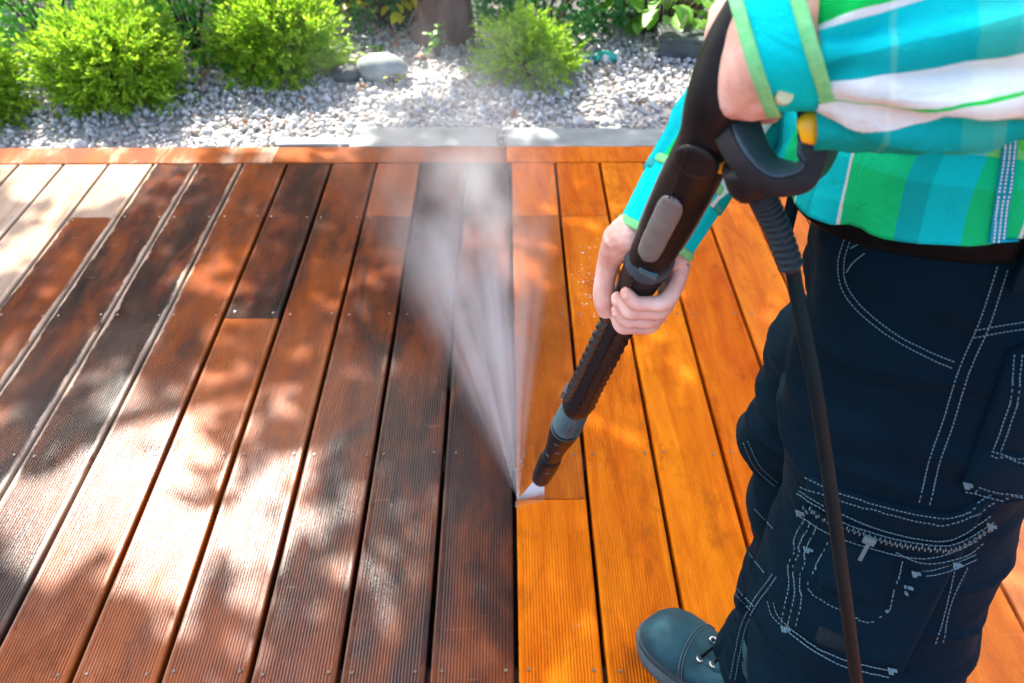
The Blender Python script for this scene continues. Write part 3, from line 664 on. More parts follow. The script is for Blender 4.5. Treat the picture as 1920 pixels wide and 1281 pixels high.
def stitches(px, off=0.0, step=7.5, wd=.00045, frac=.66, lift=.0022, name='stitching', m='stitch', surf=None):
    P = polyline(px, step); V, F = [], []
    H = []
    for i, p in enumerate(P):
        if off:
            t = P[min(i + 1, len(P) - 1)] - P[max(i - 1, 0)]; t = t / (np.linalg.norm(t) + 1e-9); p = p + np.array([-t[1], t[0]]) * off
        H.append((surf or hit)(*p))
    for (a, na), (b2, nb) in zip(H[:-1], H[1:]):
        if a is None or b2 is None or (a - b2).length > .03: continue
        d = b2 - a
        if d.length < 1e-5: continue
        X = d.normalized(); Nn = (na + nb).normalized(); Yv = Nn.cross(X).normalized(); c = a + d * frac * .5 + Nn * lift
        V, F = merge((V, F), box(*c, d.length * frac, wd * 2, wd * 1.3, (X, Yv, Nn)))
    if V: part(name, V, F, M[m], trousers, False, kind='stuff')
def panel(corners, nx=14, ny=14, lift=.005, name='pocket', m='pocket', parent=None):
    """cloth patch sewn on the trousers; corners = 2 polylines (top, bottom) in photo pixels, cast on the cloth"""
    top, bot = [cat_rom(c, 10) if len(c) > 2 else [np.array(c[0]) + (np.array(c[1]) - np.array(c[0])) * k / 10 for k in range(11)] for c in corners]
    pick = lambda P, t: P[min(len(P) - 1, int(round(t * (len(P) - 1))))]
    G0, G1 = [], []
    for j in range(ny + 1):
        for i in range(nx + 1):
            q = pick(top, i / nx) * (1 - j / ny) + pick(bot, i / nx) * (j / ny); h, n2 = hit(*q)
            if h is None:
                h, n2, _, _ = bvh.find_nearest(at(q[0], q[1], .85))
            e = min(i, nx - i, j, ny - j)
            G0.append(h - n2 * .002); G1.append(h + n2 * (lift * (0.55 if e == 0 else 1.0) + .0015 * nz(h.x * 40, h.y * 40, h.z * 40)))
    n0 = len(G0); V = G0 + G1; W1 = nx + 1; F = []
    for j in range(ny):
        for i in range(nx): a = n0 + j * W1 + i; F.append((a, a + W1, a + W1 + 1, a + 1))
    per = [i for i in range(nx)] + [j * W1 + nx for j in range(ny)] + [ny * W1 + i for i in range(nx, 0, -1)] + [j * W1 for j in range(ny, 0, -1)]
    for a, b2 in zip(per, per[1:] + per[:1]): F.append((a, n0 + a, n0 + b2, b2))
    return part(name, V, F, M[m], parent or trousers)
# sewn-on cargo pocket, its small inner patch, label patch, rear pocket
panel([[(1517, 890), (1600, 922), (1727, 954), (1790, 957), (1856, 924)], [(1480, 1172), (1540, 1212), (1590, 1236), (1640, 1252), (1690, 1258)]], 20, 20, .006, 'cargo_pocket')
panel([[(1557, 1010), (1694, 1030)], [(1532, 1101), (1652, 1144)]], 8, 8, .010, 'pocket_patch')
panel([[(1536, 1171), (1592, 1190)], [(1529, 1198), (1590, 1221)]], 5, 4, .010, 'label_patch', 'labelcloth')
panel([[(1892, 655), (1935, 640), (1960, 640)], [(1803, 908), (1880, 932), (1960, 936)]], 10, 16, .007, 'rear_pocket')
panel([[(1846, 822), (1890, 838), (1950, 852)], [(1802, 904), (1874, 928), (1950, 936)]], 10, 6, .012, 'pocket_flap')
ST = stitches
ST([(1586, 450), (1575, 489), (1579, 536), (1610, 582), (1672, 633), (1735, 668), (1793, 692)]); ST([(1586, 450), (1575, 489), (1579, 536), (1610, 582), (1672, 633), (1735, 668), (1793, 692)], -11)
ST([(1597, 466), (1625, 450), (1653, 436)], step=10, frac=.95); ST([(1590, 510), (1602, 492), (1625, 474)], step=10, frac=.95)
SEAM = [(1868, 500), (1832, 610), (1797, 692), (1770, 781), (1742, 862), (1722, 945)]; ST(SEAM); ST(SEAM, -20)
for o_ in (0, 13): ST([(1826, 618 + o_), (1870, 610 + o_), (1925, 602 + o_)])
RP = [(1891, 660), (1885, 731), (1866, 789), (1840, 852), (1806, 904)]; ST(RP, -5, lift=.009); ST(RP, -18, lift=.009)
ST([(1804, 900), (1874, 923), (1925, 928)], 0, lift=.014); ST([(1827, 891), (1866, 908), (1925, 917)], lift=.014); ST([(1849, 827), (1885, 839), (1925, 852)], lift=.014); ST([(1846, 836), (1885, 850), (1925, 863)], lift=.014)
CT = [(1517, 893), (1565, 914), (1662, 941), (1727, 956), (1781, 960), (1835, 933), (1852, 925)]; ST(CT, 0, lift=.009); ST(CT, 11, lift=.009)
ZT = [(1511, 914), (1565, 946), (1623, 973), (1720, 998), (1781, 997), (1850, 956)]; ST(ZT, 0, lift=.009, frac=.8); ST(ZT, 10, lift=.009, frac=.8)
ZB = [(1509, 962), (1565, 993), (1642, 1020), (1700, 1033), (1758, 1031), (1831, 997)]; ST(ZB, 0, lift=.009, frac=.8); ST([(1681, 1021), (1730, 1040), (1790, 1032), (1835, 1003)], 4, lift=.009, frac=.8)
for o_ in (0, 11, 24): ST([(1517 + o_, 966 + o_ * .5), (1490 + o_, 1050), (1475 + o_, 1170)], lift=.009)
ST([(1558, 1012), (1533, 1101), (1651, 1143), (1693, 1031)], lift=.013)
for o_ in (0, 11): ST([(1681, 1063 + o_), (1739, 1063 + o_), (1790, 1048 + o_), (1831, 1028 + o_)], lift=.006, frac=.85)
ST([(1793, 1047), (1770, 1147), (1750, 1212)]); ST([(1812, 1062), (1781, 1131), (1766, 1205)]); ST([(1708, 1108), (1681, 1174), (1666, 1247)])
for o_ in (0, 11): ST([(1481, 1170 + o_), (1527, 1207 + o_), (1585, 1233 + o_), (1669, 1253 + o_)], lift=.009, frac=.85); ST([(1442 + o_, 1128), (1450 + o_, 1155), (1473 + o_, 1178)])
for o_ in (0, -9):
    ST([(1396, 831), (1419, 877), (1458, 914)], o_, step=6); ST([(1356, 1062), (1367, 1097), (1411, 1147)], o_, step=6); ST([(1451, 1077), (1396, 1162), (1369, 1278)], o_, step=6); ST([(1336, 1190), (1322, 1220), (1340, 1278)], o_, step=6)
ST([(1417, 954), (1457, 997)], step=6); ST([(1400, 1029), (1438, 1079)], step=6)
# bar tacks: zigzag bundles at the pocket corners
for (x, y) in [(1513, 955), (1527, 1028), (1716, 1066), (1702, 1098), (1849, 974), (1668, 1252), (1483, 1180), (1812, 896), (1788, 1050)]:
    for j in range(4): ST([(x - 8 + j * 4, y - 7 + j), (x - 5 + j * 4, y + 8 - j)], step=6, frac=1, lift=.010, wd=.0009)
# zip: tape, teeth, slider with pull tab
ZL = [(1515, 944), (1596, 981), (1662, 1004), (1739, 1018), (1789, 1014), (1847, 976)]
pz = polyline(ZL, 5.0); tv, tf = [], []; sv, sf = [], []; prev = None
for i, p in enumerate(pz):
    h, n2 = hit(*p)
    if h is None: continue
    if prev is not None:
        X = (h - prev).normalized(); Yv = n2.cross(X).normalized(); L = (h - prev).length
        if L < .02:
            tv, tf = merge((tv, tf), box(*(h + n2 * .0075), L * 1.1, .013, .0022, (X, Yv, n2)))
            sv, sf = merge((sv, sf), box(*(h + n2 * .0095 + Yv * (.0012 if i % 2 else -.0012)), L * .5, .0034, .0016, (X, Yv, n2)))
    prev = h
zp = part('zip', tv, tf, M['pocket'], trousers, False); part('zip_teeth', sv, sf, M['tealgrey'], trousers, False, kind='stuff')
h, n2 = hit(1630, 998)
Xz = (hit(1640, 1002)[0] - hit(1620, 994)[0]).normalized(); Yz = n2.cross(Xz).normalized()
v1 = box(*(h + n2 * .0125), .011, .008, .004, (Xz, Yz, n2))
e = hit(1611, 1034)[0]; dd = (e - h).normalized()
v2 = box(*((h + e) / 2 + n2 * .0145), (e - h).length * .9, .0035, .0016, (dd, n2.cross(dd).normalized(), n2))
part('zip_slider', *merge(v1, v2), M['tealgrey'], trousers, False)
# belt and loops
bl = [bp(-.004, 0, .952), bp(-.003, 0, .985)]
V, F = [], []
for (z, k) in ((.957, .002), (.960, .005), (.985, .005), (.988, .002), (.985, -.006), (.96, -.006)):
    for j in range(64):
        a = 2 * math.pi * j / 64; e_ = 2 / 2.3; ca, sa = math.cos(a), math.sin(a)
        V.append(bp(math.copysign(abs(ca) ** e_, ca) * (.1395 + k), math.copysign(abs(sa) ** e_, sa) * (.1635 + k), z - .018 * ca))
F = [(i * 64 + j, i * 64 + (j + 1) % 64, ((i + 1) % 6) * 64 + (j + 1) % 64, ((i + 1) % 6) * 64 + j) for i in range(6) for j in range(64)]
belt = part('belt', V, F, M['leather'], person)
for deg in (35, 112, 150, 215, 270, 325):
    a = R(deg); ca, sa = math.cos(a), math.sin(a); e_ = 2 / 2.3
    c = bp(math.copysign(abs(ca) ** e_, ca) * .150, math.copysign(abs(sa) ** e_, sa) * .174, .966 - .018 * ca); N3 = (FW * ca / .14 + LF * sa / .165).normalized(); T3 = Vector((0, 0, 1)).cross(N3)
    part('belt_loop', *box(*c, .016, .005, .060, (T3, N3, Vector((0, 0, 1)))), M['trouser'], trousers, False)

# shirt --------------------------------------------------------------
def tdisp(sc=1.0, seed=0.0):
    def f(a, s, c):
        cr = max(0, 1 - abs(nz(math.cos(a) * 1.6 + s * 5 + seed, math.sin(a) * 1.6 - s * 3, s * 6 + 2)) * 3.2)
        return sc * (.0075 * cr + .010 * nz(math.cos(a) * 2.2 + s * 3.5 + seed, math.sin(a) * 2.2, s * 7) + .006 * nz(math.cos(a) * 5 + seed, math.sin(a) * 5 + s * 6, s * 12) + .002 * nz(c.x * 60, c.y * 60, c.z * 60))
    return f
def torso_section():
    rows = [(.998, .160, .186, .006), (1.015, .160, .186, .008), (1.04, .160, .184, .01), (1.07, .160, .178, .008), (1.14, .155, .180, .02), (1.22, .150, .19, .04), (1.32, .142, .205, .055), (1.40, .125, .205, .07), (1.455, .095, .17, .08), (1.49, .062, .08, .09)]
    V, F, UV = [], [], []; n = 96; Q = cat_rom([[r[0], r[1], r[2], r[3]] for r in rows], 6)
    for q in Q:
        z, hf, hl, off = q
        hem = max(0, 1 - (z - .998) / .06)
        for k in range(n):
            a = 2 * math.pi * k / n; ca, sa = math.cos(a), math.sin(a); e_ = 2 / 2.35
            crz = max(0, 1 - abs(nz(ca * 2.2 + z * 5, sa * 2.2 - z * 4, z * 9)) * 4.5)
            fold = .007 * crz + .008 * nz(ca * 2.5, sa * 2.5, z * 6) + .007 * math.sin(a * 9 + 3 * nz(ca * 2, sa * 2, z * 3)) * max(.15, hem) + .004 * nz(ca * 6, sa * 6 + z * 9, z * 14)
            zz = z + hem * (-.030 * max(0, ca) + .038 * math.exp(-((a - R(105)) / .35) ** 2) * .0 + .010 * math.sin(a * 3 + .8))
            V.append(bp(off + math.copysign(abs(ca) ** e_, ca) * (hf + fold), math.copysign(abs(sa) ** e_, sa) * (hl + fold), zz)); UV.append((a / (2 * math.pi), z))
    N = len(Q)
    for i in range(N - 1):
        for k in range(n): F.append((i * n + k, i * n + (k + 1) % n, (i + 1) * n + (k + 1) % n, (i + 1) * n + k))
    return V, F, UV
V, F, UV = torso_section()
shirt = part('shirt', V, F, M['shirt'], person); set_uv(shirt.data, UV, 96, 1.10)
sol = shirt.modifiers.new('thickness', 'SOLIDIFY'); sol.thickness = .002; sol.offset = -1
# side-seam tape seen on the flank
def shirt_pt(a, z):
    ca, sa = math.cos(a), math.sin(a); e_ = 2 / 2.35; return bp(.011 + math.copysign(abs(ca) ** e_, ca) * .172, math.copysign(abs(sa) ** e_, sa) * .19, z), (FW * ca / .168 + LF * sa / .186).normalized()
bpy.context.view_layer.update(); dg_ = bpy.context.evaluated_depsgraph_get()
shirt_bvh = BVHTree.FromPolygons([v.co + PERSON0 for v in shirt.data.vertices], [tuple(p.vertices) for p in shirt.data.polygons])
def shirt_hit(x, y):
    q = shirt_bvh.ray_cast(C0, ray(x, y).normalized()); return (q[0], q[1]) if q[0] is not None else (None, None)
TP = [(1897, 225), (1889, 300), (1880, 360), (1872, 415), (1866, 456)]
def tape(x_off0, x_off1, lift, name, m):
    V, F = [], []; rows_ = polyline(TP, 8)
    for p in rows_:
        for xo, lf in ((x_off0, -.001), (x_off0, lift), (x_off1, lift), (x_off1, -.001)):
            h_, n_ = shirt_hit(p[0] + xo, p[1])
            if h_ is None: h_, n_, _, _ = shirt_bvh.find_nearest(at(p[0] + xo, p[1], .68))
            V.append(h_ + n_ * lf)
    for i in range(len(rows_) - 1):
        for k in range(3): F.append((i * 4 + k, i * 4 + k + 1, i * 4 + k + 5, i * 4 + k + 4))
    part(name, V, F, m, shirt, False)
M['tape'] = simple('turquoise_seam_tape', (.0, .25, .36), (.01, .36, .48), 150, .85, .3, .001); M['tape'].node_tree.nodes['Principled BSDF'].inputs['Specular IOR Level'].default_value = .1
tape(-14, 14, .0030, 'side_seam', M['tape'])
for xo in (-9, 0, 9):
    P_ = polyline(TP, 7); V, F = [], []
    for a_, b_ in zip(P_[:-1], P_[1:]):
        h0, n0 = shirt_hit(a_[0] + xo, a_[1]); h1, n1 = shirt_hit(b_[0] + xo, b_[1])
        if h0 is None or h1 is None: continue
        X_ = (h1 - h0); L_ = X_.length; X_.normalize(); Y_ = n0.cross(X_).normalized(); c_ = h0 + X_ * L_ * .3 + n0 * .0036
        V, F = merge((V, F), box(*c_, L_ * .6, .0011, .0008, (X_, Y_, n0)))
    if V: part('seam_stitching', V, F, M['whitethread'], shirt, False, kind='stuff')
WR_L = at(1432, 88, .525); EL_L = Vector((.415, .475, 1.19)); SH_L = bp(.075, .19, 1.40)
WR_R = at(1238, 425, .805); SH_R = bp(.09, -.19, 1.40); EL_R = (WR_R + SH_R) / 2 + Vector((.016, .006, -.004))
def sleeve(pts, ru, rv, vdir, seed, s0, s1):
    uv = []; V, F = tube(pts, ru, rv, vdir, 64, 2.0, 12, False, tdisp(1.9 if seed < 5 else 1.1, seed), uv=uv)
    o = part('sleeve', V, F, M['sleeve'], shirt); smx = max(v for u, v in uv); set_uv(o.data, [(u + s0 + s1 * (smx - v), v) for u, v in uv], 64, 1.0)
    sm = o.modifiers.new('thickness', 'SOLIDIFY'); sm.thickness = .0018; sm.offset = -1; return V, F
dl = (EL_L - WR_L).normalized()
SLV = [SH_L + FW * -.01, SH_L * .5 + EL_L * .5 + LF * .012, EL_L + (SH_L - EL_L) * .12, EL_L + Vector((-.03, -.004, -.012)), EL_L * .62 + WR_L * .38 + Vector((0, 0, .006)), EL_L * .30 + WR_L * .70 + Vector((0, 0, .004)), WR_L + dl * .028]
LV, LFc = sleeve(SLV, [.085, .070, .066, .064, .062, .056, .046], [.085, .070, .066, .064, .062, .056, .046], (0, 0, 1), 3.0, .045, .42)
SRV = [SH_R, SH_R * .6 + EL_R * .4 - CR * .030, EL_R - CR * .028, EL_R * .5 + WR_R * .5 + CR * .010, WR_R + (EL_R - WR_R).normalized() * .038]
sleeve(SRV, [.080, .060, .050, .040, .0335], None, tuple(VC), 8.0, .30, .0)
def cuff(c, axis, r0, r1, L, vdir, seed, wob=.0015):
    """turned-back cuff band, lime edge lines, button"""
    axis = axis.normalized(); d = lambda a, s, cc: wob * math.sin(a * 3 + seed) + .001 * math.sin(a * 7 + seed)
    V, F = tube([c, c + axis * L * .3, c + axis * L], [r0, r0 * 1.02, r1], None, vdir, 48, 2, 5, False, d)
    uv = []; V, F = tube([c, c + axis * L * .3, c + axis * L], [r0, r0 * 1.02, r1], None, vdir, 48, 2, 5, False, d, uv=uv)
    o = part('cuff', V, F, M['cuffcloth'], shirt); sm = o.modifiers.new('thickness', 'SOLIDIFY'); sm.thickness = .0035; sm.offset = 0
    for (s0, s1, k) in ((-.001, .0065, .0010), (L - .004, L + .0035, .0010)):
        f = lambda s: r0 + (r1 - r0) * max(0, min(1, s / L))
        V, F = tube([c + axis * s0, c + axis * (s0 + s1) / 2, c + axis * s1], [f(s0) + k, f(s0) + k + .0008, f(s1) + k], None, vdir, 48, 2, 2, False, d)
        o = part('cuff_trim', V, F, M['cuffedge'], shirt); sm = o.modifiers.new('thickness', 'SOLIDIFY'); sm.thickness = .002; sm.offset = -1
M['cuffcloth'] = cloth('turquoise_cuff', (.0, .44, .46), (.0, .54, .57), .85)
M['cuffcloth'].node_tree.nodes['Principled BSDF'].inputs['Sheen Tint'].default_value = (.4, .9, .9, 1)
cl = WR_L + dl * -.008
cuff(cl, (dl + Vector((0, 0, .38))), .043, .053, .034, (0, 0, 1), 1.0)
ra = (EL_R - WR_R).normalized(); cuff(WR_R - ra * .014, ra, .0355, .039, .066, tuple(VC), 2.0)
b_c = at(1470, 182, .50)
bm_ = [(b_c + CR * (.005 * math.cos(a)) + CDN * (.0045 * math.sin(a)) - CF * k) for k in (-.002, .002) for a in np.linspace(0, 2 * math.pi, 14, endpoint=False)]
part('button', bm_, [(i, (i + 1) % 14, 14 + (i + 1) % 14, 14 + i) for i in range(14)] + [tuple(range(14, 28))], M['button'], shirt, False)

# body: torso, head, arms, legs in one mesh, with separately fine-meshed hands -------------
def limb(pts, r, sub=5, n=20): return tube(pts, r, None, (.31, .2, .93) if abs((Vector(pts[-1]) - Vector(pts[0])).normalized().z) < .8 else (1, .1, 0), n, 2, sub, True)
NK = bp(.085, 0, 1.46); HD = bp(.15, .0, 1.60)
fdir = (FW * .85 + Vector((0, .25, -.45))).normalized(); upv = (Vector((0, 0, 1)) - fdir * fdir.z).normalized(); sdv = upv.cross(fdir)
def headpts():
    V, F = [], []
    for v in IV2_3:
        p = Vector(v); r = Vector((p.x * .098, p.y * .074, p.z * .115))
        if p.x > 0 and p.z < .1: r.x *= .92
        if p.z < -.3: r.y *= 1 + (p.z + .3) * .5; r.x += .010
        V.append(HD + fdir * r.x + sdv * r.y + upv * r.z)
    return V, [tuple(f) for f in IF2_3]
IV2_3, IF2_3 = ico(3)
head = headpts()
def blob(c, rx, ry, rz, ax): return [c + ax[0] * v[0] * rx + ax[1] * v[1] * ry + ax[2] * v[2] * rz for v in IV2], [tuple(f) for f in IF2]
hax = (fdir, sdv, upv)
nose = blob(HD + fdir * .100 + upv * -.012, .017, .012, .024, hax); chin = blob(HD + fdir * .072 + upv * -.095, .026, .032, .024, hax)
brow = blob(HD + fdir * .082 + upv * .024, .016, .052, .012, hax); lips = merge(blob(HD + fdir * .090 + upv * -.056, .010, .022, .005, hax), blob(HD + fdir * .089 + upv * -.066, .010, .019, .006, hax))
ears = merge(*[blob(HD + sdv * .074 * s_ + upv * -.008, .017, .008, .030, hax) for s_ in (-1, 1)])
tor = flip(hsec([(bp(.09, 0, 1.47), .055, .06), (bp(.08, 0, 1.42), .09, .15), (bp(.06, 0, 1.3), .11, .165), (bp(.02, 0, 1.12), .105, .14), (bp(-.01, 0, .97), .095, .13), (bp(-.03, 0, .85), .09, .13)]))
neck = limb([bp(.075, 0, 1.40), NK, HD + upv * -.03 - fdir * .02], [.062, .056, .052])
la = limb([SH_L, EL_L * .5 + SH_L * .5, EL_L + Vector((-.02, 0, -.004)), EL_L * .4 + WR_L * .6, WR_L - dl * -.01], [.055, .046, .040, .036, .028])
ra_ = limb([SH_R, EL_R * .5 + SH_R * .5, EL_R, EL_R * .4 + WR_R * .6, WR_R], [.055, .044, .036, .032, .025])
ll = limb([bp(-.03, .09, .9), Vector((.415, .615, .63)), Vector((.40, .535, .43)), Vector((.435, .495, .24)), Vector((.455, .47, .07))], [.07, .065, .055, .05, .04])
rl = limb([bp(-.03, -.09, .9), bp(.015, -.085, .6), bp(.015, -.07, .48), bp(-.012, -.035, .28), bp(.0, .0, .09)], [.07, .062, .050, .045, .036])
body_me = remesh(*merge(tor, head, nose, chin, brow, lips, ears, neck, la, ra_, ll, rl), .0085, 2, 'body')

# right hand round the lance: cylinder coordinates (s along the axis from its photo row, angle, radius)
SH0 = ax_of_px(520)
def cyl(s, deg, r): a = R(deg); return axpt(SH0 + s) + VR * (math.cos(a) * r) + VC * (math.sin(a) * r)
def finger(pts, r): return tube(pts, r, None, tuple(AX), 14, 2, 5, True)
def tips(pts, r):                                    # rounded finger end
    P = [Vector(p) for p in pts]; d = (P[-1] - P[-2]).normalized(); e = r[-1]
    return finger(P + [P[-1] + d * e * .55, P[-1] + d * e * .85, P[-1] + d * e * .97], list(r) + [e * .84, e * .5, e * .18])
def blob_at(c, rx, ry, rz, ax): return blob(c, rx, ry, rz, ax)
RH = []
wr0 = WR_R - AX * -.005
fs = [(-.006, .0078, -6), (.0160, .0081, 8), (.0375, .0077, -3), (.0575, .0066, -10)]
knuck = [cyl(-.026, -30, .034), cyl(-.008, -36, .0365), cyl(.012, -43, .037), cyl(.030, -52, .036)]
for (s, r, da), k in zip(fs, knuck):
    tip = 108 + da
    RH.append(tips([k, cyl(s - .013, -6, .0335), cyl(s - .004, 20, .0352), cyl(s - .0005, 34, .0342), cyl(s + .002, 58, .0298), cyl(s + .0025, 76, .0305), cyl(s + .001, 86, .0292), cyl(s - .001, tip, .0262)], [r * 1.14, r * .98, r * 1.10, r * 1.08, r * .93, r * 1.0, r * .96, r * .80]))
for (s, r, da) in fs:
    RH.append(blob_at(cyl(s - .0005, 101 + da, .0262 + r * .86), .0052, .0050, .0012, (AX, (cyl(s, 105 + da, .03) - cyl(s, 97 + da, .03)).normalized(), (cyl(s, 101 + da, .04) - cyl(s, 101 + da, .03)).normalized())))
for k, rr in zip(knuck, (.0125, .0125, .012, .0115)):
    RH.append(tube([wr0 + VC * -.004 + (k - wr0) * .02, wr0 * .5 + k * .5 - VC * .005, k], [.017, .0145, rr], None, tuple(VC), 14, 2, 5, True))
# palm slab behind the lance
RH.append(tube([wr0, cyl(-.055, 264, .034), cyl(-.02, 268, .034), cyl(.016, 274, .034)], [.028, .033, .036, .032], [.021, .017, .016, .013], tuple(VC), 20, 2.4, 5, True))
# thumb with its ball
RH.append(tube([wr0 + AX * .018 - VR * .002, cyl(-.050, 212, .025), cyl(-.034, 198, .032), cyl(-.010, 188, .034)], [.018, .0200, .0190, .0135], None, tuple(VC), 16, 2, 5, True))
RH.append(tips([cyl(-.040, 192, .036), cyl(-.012, 186, .035), cyl(.016, 170, .0325), cyl(.040, 146, .0300), cyl(.056, 128, .0275)], [.0150, .0130, .0108, .0112, .0090]))
RH.append(tube([WR_R + ra * .09, WR_R + ra * .03, wr0 + (wr0 - WR_R) * .1, cyl(-.05, 262, .036)], [.026, .0265, .027, .031], [.022, .021, .0205, .018], tuple(VC), 20, 2.2, 5, True))
rh = remesh(*merge(*RH), .0013, 2, 'hand')
# left hand on the pistol grip: wrist -> knuckles, fingers curl down behind the grip
KN = at(1352, 108, .565); LH = []; wl = WR_L + dl * .01; hx = (KN - wl).normalized(); hn = (hx.cross(CR.cross(hx))).normalized()
up_h = (-CDN - hx * (-CDN).dot(hx)).normalized(); bk = hx.cross(up_h).normalized()
if bk.dot(CF) > 0: bk = -bk                              # back of the hand faces the camera
LH.append(tube([wl + dl * .07, wl, wl * .55 + KN * .45 + bk * .002, KN + bk * -.002], [.030, .030, .040, .042], [.024, .024, .021, .018], tuple(bk), 22, 2.3, 5, True))
for j, (uo, fl) in enumerate(((.030, 1), (.010, 1.06), (-.011, 1.0), (-.030, .85))):
    k = KN + up_h * uo - bk * .004; r = .0095 - .0006 * j
    LH.append(tips([k - hx * .012, k + hx * .006 - bk * .004, k + hx * .020 * fl - bk * .022 * fl, k + hx * .014 * fl - bk * .042 * fl, k - hx * .004 - bk * .052 * fl], [r * 1.25, r * 1.2, r * 1.05, r, r * .9]))
LH.append(tips([wl * .6 + KN * .4 + up_h * .024 - bk * .006, wl * .35 + KN * .65 + up_h * .046 - bk * .014, KN + up_h * .052 - bk * .028, KN + up_h * .047 + hx * .02 - bk * .044], [.017, .0135, .012, .010]))
LH.append(blob(wl * .55 + KN * .45 - up_h * .026 - bk * .006, .034, .017, .016, (hx, up_h, bk)))
for uo in (.026, .009, -.010, -.027): LH.append(blob(KN + up_h * uo + bk * .006 - hx * .004, .011, .0095, .009, (hx, up_h, bk)))
lh = remesh(*merge(*LH), .0019, 4, 'hand')
bm = bmesh.new()
for me_ in (body_me, rh, lh): bm.from_mesh(me_)
bmesh.ops.translate(bm, vec=-PERSON0, verts=bm.verts)
full = bpy.data.meshes.new('body'); bm.to_mesh(full); bm.free(); full.polygons.foreach_set('use_smooth', [True] * len(full.polygons))
body = link('body', full, M['skin'], person)
hv = []
hairV, hairF = [], []
for v in IV2_3:
    p = Vector(v); k = 1 + .05 * nz(p.x * 9, p.y * 9, p.z * 9)
    hairV.append(HD + fdir * (p.x * .102 * k - .006) + sdv * p.y * .080 * k + upv * (p.z * .112 * k + .010))
hairF = [tuple(f) for f in IF2_3 if all(IV2_3[i][2] * 1.0 - IV2_3[i][0] * .75 > -.12 for i in f)]
hr = part('hair', hairV, hairF, M['hair'], person); hs_ = hr.modifiers.new('thickness', 'SOLIDIFY'); hs_.thickness = .008; hs_.offset = 1
for s_ in (-1, 1):
    part('eye', *blob(HD + fdir * .086 + sdv * .032 * s_ + upv * .004, .008, .012, .007, hax), M['eye'], person)

